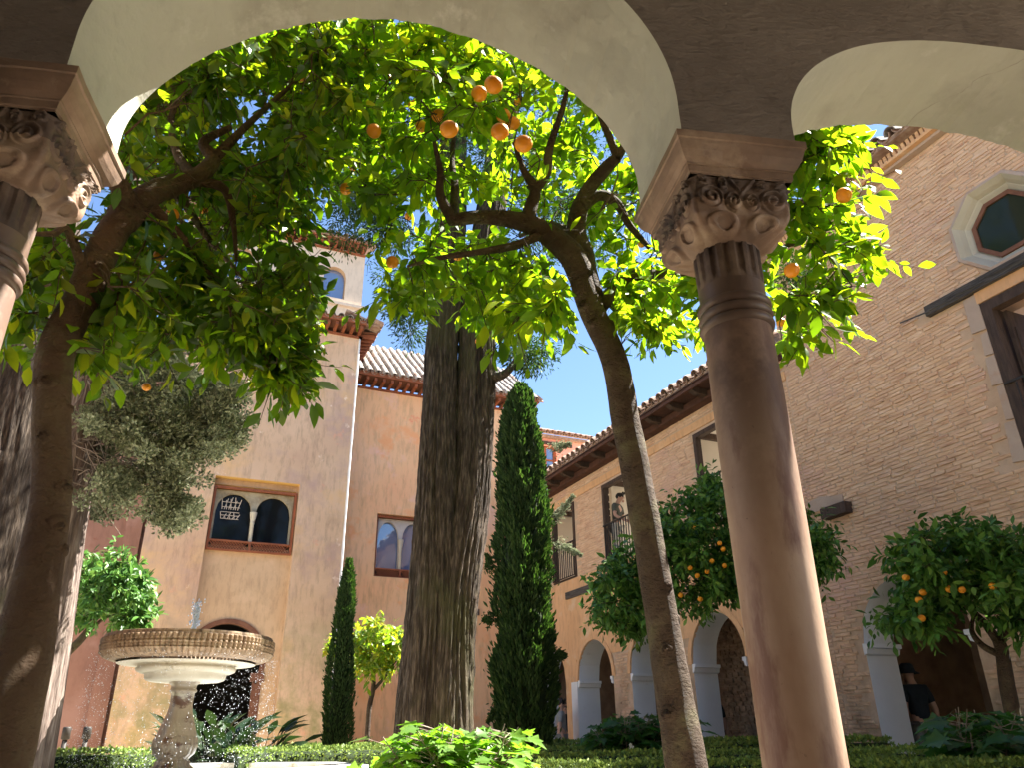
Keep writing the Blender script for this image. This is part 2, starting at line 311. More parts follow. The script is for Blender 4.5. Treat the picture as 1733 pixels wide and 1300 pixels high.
def ell(c, hw, zs, rise, p=2.0): return lambda u: zs+rise*max(0., 1-abs((u-c)/hw)**p)**(1/p)

# ------------------------------------------------------------------ leaves as real little faces
def tpl_leaf():
    v = np.array([[0, 0, 0], [.22, 0, 0], [.5, 0, 0], [.8, 0, 0], [1, 0, 0],
                  [.22, .62, .10], [.5, 1, .16], [.8, .55, .09], [.22, -.62, .10], [.5, -1, .16], [.8, -.55, .09]])
    f = [(0, 1, 5), (1, 2, 6, 5), (2, 3, 7, 6), (3, 4, 7), (0, 8, 1), (1, 8, 9, 2), (2, 9, 10, 3), (3, 10, 4)]
    return v, f
def tpl_small():
    v = np.array([[0, 0, 0], [.45, 1, .15], [1, 0, 0], [.45, -1, .15]]); return v, [(0, 2, 1), (0, 3, 2)]
def tpl_lobed():
    pr = [(0, 0), (.12, .30), (-.02, .62), (.30, .50), (.42, .95), (.62, .46), (.80, .52), (.78, .25), (1.08, 0)]
    v = [[.15, 0, 0]]+[[x, y, .12*abs(y)-.12*x*x] for x, y in pr]+[[x, -y, .12*abs(y)-.12*x*x] for x, y in pr[1:-1]]
    n = len(pr); f = [(0, i+1, i+2)[::-1] for i in range(n-1)]
    right = [1]+[n+1+i for i in range(n-2)]+[n]
    f += [(0, right[i], right[i+1]) for i in range(n-1)]
    return np.array(v), f
def tpl_spray():    # a short cypress spray: three crossed slivers
    v = []; f = []
    for k, a in enumerate((0, 2.1, 4.2)):
        c, s = math.cos(a), math.sin(a)
        for p in ((0, -.25), (.55, -1), (1, 0), (.5, .9)): v.append([p[0], p[1]*c*1.0+.15*k*p[0], p[1]*s])
        f += [(k*4, k*4+1, k*4+2, k*4+3)]
    return np.array(v, float), f
TPL = {'leaf': tpl_leaf(), 'small': tpl_small(), 'lobed': tpl_lobed(), 'spray': tpl_spray()}
def nrm(a): return a/(np.linalg.norm(a, axis=-1, keepdims=True)+1e-9)
def leafmesh(name, P, D, N, L, wr, mt, kind='leaf', curl=.25, rnd=None):
    V, F = TPL[kind]; n = len(P); D = nrm(D); S = nrm(np.cross(N, D)); N = np.cross(D, S)
    Wd = L*wr; x = V[:, 0][None]; y = V[:, 1][None]; z = V[:, 2][None]
    cu = (curl*(.1+1.7*rng.random(n)))[:, None] if curl else 0
    zz = z*Wd[:, None]*1.0-cu*x*x*L[:, None]
    co = P[:, None, :]+D[:, None, :]*(x*L[:, None])[..., None]+S[:, None, :]*(y*Wd[:, None])[..., None]+N[:, None, :]*zz[..., None]
    co = co.reshape(-1, 3); nv = len(V); me = bpy.data.meshes.new(name)
    lt = np.array([len(f) for f in F]); li = np.concatenate([np.array(f) for f in F])
    allli = (li[None]+np.arange(n)[:, None]*nv).ravel(); lens = np.tile(lt, n); st = np.concatenate([[0], np.cumsum(lens)[:-1]])
    me.vertices.add(len(co)); me.vertices.foreach_set('co', co.ravel())
    me.loops.add(len(allli)); me.loops.foreach_set('vertex_index', allli)
    me.polygons.add(len(lens)); me.polygons.foreach_set('loop_start', st); me.polygons.foreach_set('loop_total', lens)
    me.polygons.foreach_set('use_smooth', np.ones(len(lens), bool))
    me.materials.append(mt); at = me.attributes.new('rnd', 'FLOAT', 'POINT')
    r = rng.random(n) if rnd is None else rnd
    at.data.foreach_set('value', np.repeat(r, nv)); me.update(); me.validate(); return me
def single_leaves(name, P, D, N, L, wr, mt, parent, kind='leaf', nvar=6):
    """large leaves that can be picked out: one object each, sharing a few meshes"""
    var = []
    for k in range(nvar):
        var.append(leafmesh(name, np.zeros((1, 3)), np.array([[1., 0, 0]]), np.array([[0, 0, 1.]]), np.array([1.]), wr, mt, kind, .04+.09*k, np.array([(k+.5)/nvar])))
    base = parent.location; q = parent.parent
    for i in range(len(P)):
        o = bpy.data.objects.new(name, var[i % nvar]); COL.objects.link(o); o.parent = parent
        d = nrm(D[i]); s = nrm(np.cross(N[i], d)); n_ = np.cross(d, s); l = L[i]
        M = Matrix(((d[0]*l, s[0]*l, n_[0]*l, P[i][0]-base.x), (d[1]*l, s[1]*l, n_[1]*l, P[i][1]-base.y), (d[2]*l, s[2]*l, n_[2]*l, P[i][2]-base.z), (0, 0, 0, 1)))
        o.matrix_basis = M

# ================================================================== SETTING: ground
g = MB(); g.add([(-60, -60, 0), (60, -60, 0), (60, 60, 0), (-60, 60, 0)], [(0, 1, 2, 3)], m_ground)
tag(g.build('courtyard_ground'), kind='structure')
g = MB(); g.prism([(-9, .004), (7, .004), (7, .03), (-9, .03)], -3.2, 2.8, arc, m_paving)
tag(g.build('gallery_floor'), kind='structure')

# ================================================================== NEAR GALLERY
gal = thing('vaulted_gallery', 'shadowed plaster arcade wall with cream arch soffits framing the whole view', 'gallery', (0, 0, 0))
ZS = 2.0+CAMZ           # top of the abaci
D0, D1 = 2.03, 2.52
def crook(u, z, d): return .010*math.sin(7*u+3*d)+.008*math.sin(17*u+5)
def arch_loft(cu_in, cu_out):
    pass
ARCH = [dict(a=-1.13, b=.965, ri=.93, ro=.83, ci=-.10, co=-.13, sp=.16, p=2.0, po=1.75),
        dict(a=1.41, b=3.42, ri=.62, ro=.62, ci=2.4, co=2.42, sp=.06, p=2.2, po=2.1),
        dict(a=-3.62, b=-1.55, ri=.90, ro=.83, ci=-2.5, co=-2.5, sp=.14, p=2.0, po=1.9)]
mb = MB()
def spand(u, which):
    for A in ARCH:
        if A['a'] <= u <= A['b']:
            r = A['ri'] if which == 0 else A['ro']; c = (A['a']+A['b'])/2; hw = (A['b']-A['a'])/2; p = A['p'] if which == 0 else A['po']
            return ZS+A['sp']+r*max(0., 1-abs((u-c)/hw)**p)**(1/p)+ (.005*vn(np.array([u*5, 3., which*1.]))+(.007*vn(np.array([u*24, 1., 1.]))+.004*vn(np.array([u*61, 1., 1.])) if which else 0) if abs(u-c) < hw*.97 else 0)
    return None
us = [-6.0, -3.62]
segs = []
ZT = 4.6
for A in sorted(ARCH, key=lambda a: a['a']):
    n = 110; th = [math.pi*(1-i/n) for i in range(n+1)]; c = (A['a']+A['b'])/2; hw = (A['b']-A['a'])/2
    uu = [c+hw*math.cos(t) for t in th]
    for i in range(n):
        a, b = uu[i], uu[i+1]
        ai, bi, ao, bo = spand(a+1e-9, 0), spand(b-1e-9, 0), spand(a+1e-9, 1), spand(b-1e-9, 1)
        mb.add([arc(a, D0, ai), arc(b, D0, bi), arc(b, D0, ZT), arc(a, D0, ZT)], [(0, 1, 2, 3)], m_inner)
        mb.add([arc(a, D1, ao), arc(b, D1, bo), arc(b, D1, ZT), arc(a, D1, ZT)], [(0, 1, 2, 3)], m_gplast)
        K = 6
        for k in range(K):
            f0, f1 = k/K, (k+1)/K
            mb.add([arc(a, D0+(D1-D0)*f0, ai+(ao-ai)*f0), arc(b, D0+(D1-D0)*f0, bi+(bo-bi)*f0), arc(b, D0+(D1-D0)*f1, bi+(bo-bi)*f1), arc(a, D0+(D1-D0)*f1, ai+(ao-ai)*f1)], [(0, 1, 2, 3)], m_soffit, True)
    for u in (A['a'], A['b']):
        mb.add([arc(u, D0, ZS), arc(u, D1, ZS), arc(u, D1, ZS+A['sp']), arc(u, D0, ZS+A['sp'])], [(0, 1, 2, 3)], m_soffit)
for (a, b) in ((-6.0, -3.62), (-1.55, -1.13), (.965, 1.41), (3.42, 5.6)):
    for d, mm in ((D0, m_inner), (D1, m_gplast)): mb.add([arc(a, d, ZS), arc(b, d, ZS), arc(b, d, ZT), arc(a, d, ZT)], [(0, 1, 2, 3)], mm)
    mb.add([arc(a, D0, ZS), arc(b, D0, ZS), arc(b, D1, ZS), arc(a, D1, ZS)], [(0, 1, 2, 3)], m_inner)
for (a, b) in ((-9, -6.0), (5.6, 7)): mb.box(((a+b)/2, (D0+D1)/2, ZT/2), (b-a, D1-D0, ZT), m_inner, arc)
mb.build('arcade_wall', gal)
ck = MB()
for pts_ in ([(2.62, .06), (2.56, .25), (2.50, .33), (2.47, .55), (2.38, .75), (2.36, 1.0)],):
    Q = smooth_path([(a_, b_, 0) for a_, b_ in pts_], 6); W3 = []
    for q_ in Q:
        f_ = min(1, max(0, q_[1])); u_ = q_[0]+.012*float(vn(np.array([q_[1]*23, q_[0]*9, 0]))); z_ = spand(u_, 0)*(1-f_)+spand(u_, 1)*f_; W3.append(arc(u_, D0+(D1-D0)*f_, z_))
    ck.tube(W3, [.0007+.0011*abs(float(vn(np.array([k_*1.3, 0, 0])))) for k_ in range(len(W3))], m_ceil, 4, caps=False)
tag(ck.build('plaster_crack', gal), kind='stuff')
mb = MB(); mb.box((-1, -.4, ZT+.1), (16, 6.2, .2), m_ceil, arc); mb.build('ceiling', gal)
mb = MB(); mb.box((-1, -3.2, ZT/2), (16, .4, ZT), m_ceil, arc)
mb.box((-9.2, -.4, ZT/2), (.4, 5.2, ZT), m_ceil, arc); mb.build('back_wall', gal)
mb = MB(); wall(mb, lambda u, d, z: arc(u, D1+.002-d, z), -9, 7, ZT, 7.6, .4, [dict(u0=u, u1=u+1.0, zb=5.2, top=6.9) for u in (-7, -4, -1, 2, 5)], m_gplast, m_gplast)
mb.build('upper_wall', gal)
# --- columns
def make_column(u, label, dirt):
    base = arc(u, 2.27, .03); t = thing('marble_column', label, 'column', base)
    zc = ZS
    # abacus: square slab with cavetto below
    mb = MB(); hw = .25; hd = .262
    prof = [(1.0, 0), (1.0, -.030), (.975, -.033), (.965, -.045), (.935, -.070), (.89, -.092), (.835, -.108), (.832, -.114), (.81, -.116), (.805, -.142), (.785, -.146), (.785, -.152)]
    vs = []; K = 6
    def ring(s_, dz, jit=0):
        out = []
        cs = [(-1, -1), (1, -1), (1, 1), (-1, 1)]
        for i in range(4):
            a, b = cs[i], cs[(i+1) % 4]
            for k in range(K):
                f = k/K; x = a[0]+(b[0]-a[0])*f; y = a[1]+(b[1]-a[1])*f
                q = arc(u+x*hw*s_, 2.27+y*hd*s_, zc+dz); n_ = vn(np.array(q)*22)*.004
                out.append((q[0]+n_, q[1]+n_, q[2]+n_*.5))
        return out
    for s_, dz in prof: vs += ring(s_, dz)
    nr = 4*K; fs = [(i*nr+j, i*nr+(j+1) % nr, (i+1)*nr+(j+1) % nr, (i+1)*nr+j) for i in range(len(prof)-1) for j in range(nr)]
    fs.append(tuple(range(nr)))
    mb.add(vs, fs, m_capst); mb.build('abacus', t)
    # capital: square at the top easing into the round neck, with carved relief
    mb = MB(); n = 240; nz = 84; zt = zc-.150; zb = zc-.372; rs = .116; vs = []
    for i in range(nz+1):
        f = i/nz; z = zt+(zb-zt)*f
        for j in range(n):
            a = 2*math.pi*j/n+math.pi/4; ca, sa = math.cos(a), math.sin(a)
            sq = (.200-.01*math.sin(min(f,.5)*math.pi))/max(abs(ca), abs(sa)); sq = min(sq, .262)
            w = min(1, max(0, (f-.52)/.46)); w = w*w*(.4+.6*w)
            r = sq*(1-w)+(rs+.012)*w
            # face coordinate for relief
            k = int(((a+math.pi/4) % (2*math.pi))//(math.pi/2)); fa = ((a+math.pi/4) % (math.pi/2))/(math.pi/2)*2-1
            rel = 0
            if f < .60:
                uu_, vv = fa*1.0, f*1.1
                for (cx, cy, R0, hand) in ((-.70, .40, .25, 1), (.70, .40, .25, -1), (-.23, .47, .21, -1), (.23, .47, .21, 1), (-.46, .13, .13, 1), (.46, .13, .13, -1), (-.82, .10, .11, 1), (.82, .10, .11, -1)):
                    dx, dy = uu_-cx, (vv-cy)*1.0; rr = math.hypot(dx, dy)
                    if rr < R0:
                        th = math.atan2(dy, dx*hand); rel = max(rel, (.5+.5*math.cos(2*math.pi*(rr/R0*2.2)-th*1.0))*min(1, (R0-rr)/R0*5)*.017)
                dd = abs(abs(uu_)*1.0+vv*1.1-.30); rel += .012*max(0, 1-dd/.06)
                rel += .008*max(0, 1-abs(vv-.02)/.05)
            elif f < .97:
                aa = (a*8/(2*math.pi)) % 1-.5; q = math.hypot(aa*1.35, (f-.80)*2.9)
                if q < .52: rel += .020*(1 if q < .40 else (.52-q)/.12)-.012*(1 if q < .28 else 0)
            r2 = r+rel-.008
            q = arc(u+r2*ca, 2.27+r2*sa, z); vs.append(q)
    V = np.array(vs); V[:, :2] += (fbm(V*28, 2)*.0035)[:, None]
    fs = [(i*n+j, i*n+(j+1) % n, (i+1)*n+(j+1) % n, (i+1)*n+j) for i in range(nz) for j in range(n)]
    half = (int(nz*.40))*n
    mb.add(V, fs[:half], m_capd, True)
    mb.add(V, fs[half:], m_capst, True)
    mb.build('capital', t)
    # fluted neck
    mb = MB(); ctr = arc(u, 2.27, 0)
    mb.lathe([(rs+.004, zb+.03), (rs+.006, zb-.0), (rs+.004, zb-.10), (rs+.002, zb-.130), (rs, zb-.145)], ctr, m_capd, 144, lambda a, z: 1-.075*(1 if (a*16/(2*math.pi)) % 1 < .42 else 0)*(1 if z > zb-.115 else 0))
    mb.build('neck', t)
    mb = MB(); z1 = zb-.14
    prof = [(rs+.001, z1), (rs+.003, z1-.10)]
    mb.lathe([(rs+.002, z1), (rs+.001, z1-.105)], ctr, m_shafts, 64); mb.build('upper_drum', t)
    for k in range(3):
        mb = MB(); zz = z1-.080-k*.038
        mb.lathe([(rs, zz+.02), (rs+.012, zz+.013), (rs+.016, zz), (rs+.012, zz-.013), (rs, zz-.02)], ctr, m_shafts, 64); mb.build('collar', t)
    zs = z1-.112-2*.042
    mb = MB(); prof = [(rs+.001+.004*math.sin(math.pi*min(1, i/14)), z1-.10-(z1-.10-.30)*i/24) for i in range(25)]
    mb.lathe(prof, ctr, m_shaft, 72); mb.build('shaft', t)
    mb = MB(); mb.lathe([(rs+.005, .32), (rs+.03, .31), (rs+.035, .28), (rs+.02, .25), (rs+.045, .22), (rs+.055, .18), (rs+.045, .15)], ctr, m_shaft, 48)
    mb.box((u, 2.27, .09), (.40, .40, .115), m_shaft, arc); mb.build('base', t)
    return t
make_column(1.187, 'tall marble column with carved scroll capital in the right half of the view', 'column')
make_column(-1.335, 'marble column at the left edge with sun flecks on its carved capital', 'column')

# ================================================================== ROOF + EAVE helpers
def tile_mesh(name, r0, r1, L, mt):
    mb = MB(); n = 7; vs = []
    for (x, ro) in ((0, r0), (L, r1)):
        for j in range(n+1):
            a = math.pi*j/n; vs.append((x, math.cos(a)*ro, math.sin(a)*ro))
        for j in range(n+1):
            a = math.pi*j/n; q = ro-.016; vs.append((x, math.cos(a)*q, math.sin(a)*q))
    k = 2*(n+1); fs = []
    for j in range(n):
        fs.append((j, j+1, k+j+1, k+j)); fs.append((n+1+j, n+1+k+j, n+2+k+j, n+2+j)); fs.append((j, n+1+j, n+2+j, j+1))
    mb.add(vs, fs, mt, False); return mb.mesh(name)
def roof(parent, e0, e1, updir, L, pitch, mt, rows, part_rows, sp=.235, max_parts=300, sag=0):
    """tiled slope: eave line e0->e1, rising along updir (horizontal unit) at pitch"""
    e0 = np.array(e0, float); e1 = np.array(e1, float); a = nrm(e1-e0); W_ = np.linalg.norm(e1-e0); up = np.array(updir, float)
    s = up*math.cos(pitch)+np.array([0, 0, 1])*math.sin(pitch); nn = np.cross(a, s); nn = nn if nn[2] > 0 else -nn
    mb = MB(); b0 = e0-nn*.03; b1 = e1-nn*.03
    mb.add([b0, b1, b1+s*L, b0+s*L, b0-nn*.04, b1-nn*.04, b1-nn*.04+s*L, b0-nn*.04+s*L], [(0, 1, 2, 3), (4, 7, 6, 5), (0, 4, 5, 1), (3, 2, 6, 7), (0, 3, 7, 4), (1, 5, 6, 2)], m_tilet)
    rf = mb.build('roof', parent); tm = tile_mesh('roof_tile', sp*.40, sp*.33, .46, mt); tm2 = tile_mesh('channel_tile', sp*.42, sp*.36, .46, m_tilet)
    nc = int(W_/sp); cnt = 0; rest = MB(); tv = [v.co[:] for v in tm.vertices]; tf = [tuple(p.vertices) for p in tm.polygons]
    base = np.array(parent.location)
    for r in range(rows):
        for c in range(nc):
            j = rng.normal(0, 1, 4); p = e0+a*((c+.5)*sp+j[0]*.008)+s*(r*.36-.05+j[1]*.012)+nn*(.012+j[2]*.006); sy = a+s*j[3]*.03
            sx = nrm(s+nn*.045); sy = nrm(np.cross(nn, sx)); nz = np.cross(sx, sy)
            M = Matrix(((sx[0], sy[0], nz[0], p[0]), (sx[1], sy[1], nz[1], p[1]), (sx[2], sy[2], nz[2], p[2]), (0, 0, 0, 1)))
            if r < part_rows and cnt < max_parts:
                o = bpy.data.objects.new('roof_tile', tm); COL.objects.link(o); o.parent = rf
                o.matrix_basis = Matrix.Translation(Vector(-np.array(rf.matrix_parent_inverse.translation)))@M; cnt += 1
                rest_ = None
            else: rest.add([M@Vector(v) for v in tv], tf, mt)
        if r == 0:
            for c in range(nc+1):
                p = e0+a*(c*sp)+s*(-.03)+nn*.045; sx = s; sy = nrm(np.cross(nn, sx)); nz = -nn
                M = Matrix(((sx[0], -sy[0], nz[0], p[0]), (sx[1], -sy[1], nz[1], p[1]), (sx[2], -sy[2], nz[2], p[2]), (0, 0, 0, 1)))
                o = bpy.data.objects.new('channel_tile', tm2); COL.objects.link(o); o.parent = rf; o.matrix_basis = M
    if rest.v: tag(rest.build('tile_rows', rf), kind='stuff')
    return rf
def link_fix(o): pass

# ================================================================== TOWER HOUSE (left, beige) plane Y=18.5
TY = 18.5
frY = lambda Y0: (lambda u, d, z: (u, Y0+d, z))
tw = thing('plastered_tower_house', 'tall beige plastered house with paired arch window above dark horseshoe doorway', 'house', (1.6, TY, 0))
XL, XR, TZ = -.55, 3.835, 10.89
mb = MB(); ZP0, ZP1 = .0, 6.56
# shallow recessed bay holding window and door
wall(mb, frY(TY), XL, XR, 0, TZ, .22, [dict(u0=.72, u1=2.66, zb=0, top=6.56, mj=m_ochre, ms=m_yellow)], m_tower, m_ochre, back=False)
fr2 = frY(TY+.22)
hc, hwid = 1.50, .80
def horse(u):
    return 2.52+.80*math.sqrt(max(0, 1-((u-hc)/.80)**2))
wall(mb, fr2, .72, 2.66, 0, 6.56, .5, [dict(u0=hc-.8, u1=hc+.8, zb=0, top=horse, n=28, ms=m_wood, mj=m_wood), dict(u0=.74, u1=2.62, zb=5.0, top=6.42, ms=m_yellow)], m_ochre, m_ochre)
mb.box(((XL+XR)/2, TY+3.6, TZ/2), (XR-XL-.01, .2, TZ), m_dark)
mb.build('wall', tw)
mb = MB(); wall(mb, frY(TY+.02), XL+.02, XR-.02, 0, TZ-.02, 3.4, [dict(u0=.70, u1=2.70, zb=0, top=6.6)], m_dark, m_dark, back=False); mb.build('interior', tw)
mb = MB()   # white strip stands in for the tower's sunlit corner edge
mb.tube([(XR-.012, TY+.0, z+.0) for z in np.linspace(0, TZ, 60)], .026, m_white, 8, noise=.35, nf=9); mb.build('sunlit_edge_strip', tw)
# door arch moulding (horseshoe band + side jamb piece)
mb = MB(); n = 30
def hs(rr): return [(hc+rr*math.cos(a), 2.52+rr*math.sin(a)) for a in np.linspace(math.radians(-35), math.radians(215), n)]
o_, i_ = hs(.86), hs(.76)
for k in range(n-1):
    mb.prism([o_[k], o_[k+1], i_[k+1], i_[k]], -.03, .12, fr2, m_board)
for sgn in (-1, 1):
    x = hc+sgn*.72; mb.prism([(x-.09, 0), (x+.09, 0), (x+.09, 2.25), (x-.09, 2.25)], -.03, .12, fr2, m_board)
    mb.prism([(x-.14, 2.08), (x+.14, 2.08), (x+.14, 2.26), (x-.14, 2.26)], -.04, .13, fr2, m_board)
mb.build('door_surround', tw)
# window frame
def arch_window(parent, x0, x1, z0, z1, Yf, gm, pale, lattice=True, sc=1.0):
    w = MB(); t_ = .055
    fr = frY(Yf)
    def rect(m_, a, b, c, d, d0, d1, mt): m_.prism([(a, c), (b, c), (b, d), (a, d)], d0, d1, fr, mt)
    rect(w, x0, x0+t_, z0, z1, -.04, .05, m_woodr); rect(w, x1-t_, x1, z0, z1, -.04, .05, m_woodr)
    rect(w, x0+t_, x1-t_, z1-t_, z1, -.04, .05, m_woodr); rect(w, x0+t_, x1-t_, z0, z0+.04, -.04, .05, m_woodr)
    zl = z0+.20; rect(w, x0+t_, x1-t_, zl, zl+.04, -.04, .05, m_woodr); xm = (x0+x1)/2
    rect(w, xm-.03, xm+.03, z0+.04, zl, -.038, .048, m_woodr)
    fo = w.build('window', parent); fo['label'] = 'square wooden frame with lattice rail and twin arches'
    # lattice slats
    for sgn in (-1, 1):
        for half in ((x0+t_, xm-.03), (xm+.03, x1-t_)):
            lm = MB(); a = half[0]; h = zl-z0-.04
            while a < half[1]:
                u0, u1 = (a, a+h) if sgn > 0 else (a+h, a)
                lo, hi = min(u0, u1), max(u0, u1)
                if lo >= half[0]-.001 and hi <= half[1]+.02: lm.bar((u0, Yf-.01+.012*sgn, z0+.04), (u1, Yf-.01+.012*sgn, zl), .018, .012, m_woodr, up=(0, 1, 0))
                a += .062
            lm.build('lattice', fo)
    # stone screen with two arches behind
    sc_ = MB(); A, B = x0+t_, x1-t_; c1, c2 = A+(xm-A)*.5+.0, xm+(B-xm)*.5; hw = (xm-A)*.5-.045
    zs = z0+(z1-z0)*.62
    wall(sc_, frY(Yf+.10), A, B, zl+.04, z1-t_, .09, [dict(u0=c1-hw, u1=c1+hw, zb=zl+.04, top=ell(c1, hw, zs, (z1-t_-zs)*.86), n=20), dict(u0=c2-hw, u1=c2+hw, zb=zl+.04, top=ell(c2, hw, zs, (z1-t_-zs)*.86), n=20)], pale, pale)
    sc_.build('arch_screen', fo)
    # trims of arch screen below springing become a slim column
    cm = MB(); cc = (xm, Yf+.06, 0)
    cm.lathe([(.085, zs+.02), (.08, zs-.04), (.06, zs-.14), (.048, zs-.22), (.052, zs-.25), (.042, zs-.27), (.042, zl+.04)], cc, m_fontp, 20)
    cm.build('small_column', fo)
    gl = MB(); gl.prism([(A, zl+.04), (B, zl+.04), (B, z1-t_), (A, z1-t_)], .20, .212, fr, gm); gl.build('pane', fo)
    return fo
m_screen = mat('worn_screen_stone', [(.22, .18, .12), (.34, .29, .20), (.42, .37, .27)], 6, rough=.9, bump=.5)
wo = arch_window(tw, .74, 2.64, 4.86, 6.36, TY+.14, m_glassd, m_screen)
# tracery bits seen through the left arch
mb = MB(); 

for k in range(9):
    x = .98+.05*k
    for z0, z1 in ((5.64, 5.80), (5.86, 6.16)):
        if k < 8: mb.bar((x, TY+.32, z0), (x+.045*(1 if k % 2 else -1)+.02, TY+.32, z1-.04*(k % 3)), .016, .012, m_lant, up=(0, 1, 0))
for z in (5.64, 5.72, 5.80, 5.92, 6.04): mb.bar((.97, TY+.325, z), (1.38, TY+.325, z), .012, .014, m_lant, up=(0, 1, 0))
tag(mb.build('tracery', wo), kind='stuff')
# stain under window sill
# eave: rafters + boards + tiles
def eave(parent, a, b, out, zt, depth, n, corner=None, mw=m_woodr, mbd=m_board, rh=.10):
    a = np.array(a, float); b = np.array(b, float); out = np.array(out, float); d = nrm(b-a); Ln = np.linalg.norm(b-a)
    for i in range(n):
        p = a+d*(Ln*(i+.5)/n); q = MB(); q.bar((*(p[:2]-out[:2]*.1), zt+.04), (*(p[:2]+out[:2]*depth), zt+.10), .075, rh, mw); q.build('rafter', parent)
    q = MB(); c0 = a-out*.1; c1 = b-out*.1; e0 = a+out*(depth+.04); e1 = b+out*(depth+.04)
    vs = [(*c0[:2], zt+.115), (*c1[:2], zt+.115), (*e1[:2], zt+.175), (*e0[:2], zt+.175), (*c0[:2], zt+.145), (*c1[:2], zt+.145), (*e1[:2], zt+.205), (*e0[:2], zt+.205)]
    q.add(vs, [(0, 1, 2, 3), (4, 7, 6, 5), (0, 4, 5, 1), (2, 6, 7, 3), (1, 5, 6, 2), (0, 3, 7, 4)], mbd); q.build('eave_boards', parent)
    q = MB(); q.bar((*e0[:2], zt+.22), (*e1[:2], zt+.22), .03, .12, mw); q.build('fascia', parent)
    q = MB(); q.bar((*(a-out*.0)[:2], zt-.03), (*(b-out*.0)[:2], zt-.03), .10, .06, mw); q.build('wall_plate', parent)
o_ = .40
eave(tw, (XL-.4, TY, 0), (XR+.05, TY, 0), (0, -1, 0), TZ, o_, 22)
eave(tw, (XR, TY-.05, 0), (XR, TY+2.4, 0), (1, 0, 0), TZ, o_, 12)
roof(tw, (XL-.6, TY-o_-.05, TZ+.25), (XR+o_+.02, TY-o_-.05, TZ+.25), (0, 1, 0), 2.2, math.radians(18), m_tileg, 5, 2)
roof(tw, (XR+o_+.05, TY-o_-.05, TZ+.25), (XR+o_+.05, TY+2.4, TZ+.25), (-1, 0, 0), 1.0, math.radians(18), m_tilet, 1, 1)
# ------------ lantern above
LY = 20.0
lt = thing('lantern_storey', 'small pale upper storey with round-headed windows rising above the tiled eave', 'building', (2.2, LY, 11))
mb = MB()
def rh(c, hw, zb, zt): return dict(u0=c-hw, u1=c+hw, zb=zb, top=ell(c, hw, zt-hw, hw), n=16, mj=m_ochre, ms=m_ochre)
wins = [rh(3.24, .33, 12.86, 13.93), rh(1.9, .33, 12.86, 13.93), rh(.55, .33, 12.86, 13.93)]
wall(mb, frY(LY), -1.0, 4.1, 11.2, 14.6, .3, wins, m_lant, m_lant); mb.box((1.6, LY+2.2, 12.9), (5.1, .2, 3.4), m_lant)
mb.box((4.0, LY+1.2, 12.9), (.2, 1.8, 3.4), m_lant)
mb.build('wall', lt)
mb = MB(); mb.box((1.6, LY-.05, 12.66), (5.15, .12, .09), m_lant); mb.build('ledge', lt)
for c in (3.24, 1.9, .55):
    mb = MB(); mb.prism([(c-.32, 12.86), (c+.32, 12.86)]+[(c+.32*math.cos(a), 13.6+.32*math.sin(a)) for a in np.linspace(0, math.pi, 14)], .18, .195, frY(LY), m_glassb); mb.build('window_pane', lt)
eave(lt, (-1.0, LY, 0), (4.1, LY, 0), (0, -1, 0), 14.55, .3, 24)
roof(lt, (-1.2, LY-.38, 14.82), (4.4, LY-.38, 14.82), (0, 1, 0), 1.8, math.radians(22), m_tilet, 3, 1)

# ================================================================== ORANGE HOUSE plane Y=19.85
PY = 19.85
pk = thing('orange_plastered_house', 'salmon orange house behind the big cypress trunk with small arched window', 'house', (6.5, PY, 0))
PXR = 9.35; PZ = 10.05
mb = MB(); wall(mb, frY(PY), 3.4, PXR, 0, PZ, .5, [dict(u0=4.95, u1=6.4, zb=4.75, top=6.42)], m_pink, m_pink, back=False)
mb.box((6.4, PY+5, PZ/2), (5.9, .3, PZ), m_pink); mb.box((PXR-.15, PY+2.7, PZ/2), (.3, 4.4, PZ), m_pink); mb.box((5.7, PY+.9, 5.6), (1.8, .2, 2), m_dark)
mb.build('wall', pk)
arch_window(pk, 4.95, 6.4, 4.75, 6.40, PY+.12, m_glassb, mat('pale_screen_stone', [(.50, .45, .42), (.58, .54, .50)], 6, bump=.3))
mb = MB(); mb.box((7.72, PY-.015, 3.98), (.34, .06, .16), m_woodg); mb.build('vent_slot', pk)
eave(pk, (3.5, PY, 0), (PXR+.3, PY, 0), (0, -1, 0), PZ, .45, 26)
roof(pk, (3.3, PY-.52, PZ+.26), (PXR+.45, PY-.52, PZ+.26), (0, 1, 0), 3.6, math.radians(40), m_tileg, 9, 9)
# ================================================================== SALMON REAR HOUSE plane Y=24
WY = 24.
wg = thing('salmon_rear_house', 'distant salmon pink house with small wooden window behind the slim cypress', 'house', (12.5, WY, 0))
mb = MB(); wall(mb, frY(WY), 9.6, 14.05, 0, 11.05, .4, [dict(u0=11.75, u1=12.62, zb=9.72, top=10.78)], m_wing, m_wing, back=False); mb.box((11.8, WY+4, 5.5), (4.5, .3, 11), m_wing)
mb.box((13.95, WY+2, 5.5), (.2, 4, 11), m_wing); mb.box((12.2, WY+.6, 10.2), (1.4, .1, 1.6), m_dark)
mb.build('wall', wg)
mb = MB(); fr = frY(WY+.1)
for (a, b, c, d) in ((11.75, 11.85, 9.72, 10.78), (12.52, 12.62, 9.72, 10.78), (11.85, 12.52, 10.70, 10.78), (11.85, 12.52, 9.72, 9.82), (12.14, 12.23, 9.82, 10.70), (11.85, 12.14, 10.22, 10.27), (12.23, 12.52, 10.22, 10.27)):
    mb.prism([(a, c), (b, c), (b, d), (a, d)], -.03, .05, fr, m_woodr)
w_ = mb.build('window', wg)
for a, b in ((11.85, 12.14), (12.23, 12.52)):
    mb = MB(); mb.prism([(a, 9.82), (b, 9.82), (b, 10.7), (a, 10.7)], .02, .03, fr, m_glassb); mb.build('pane', w_)
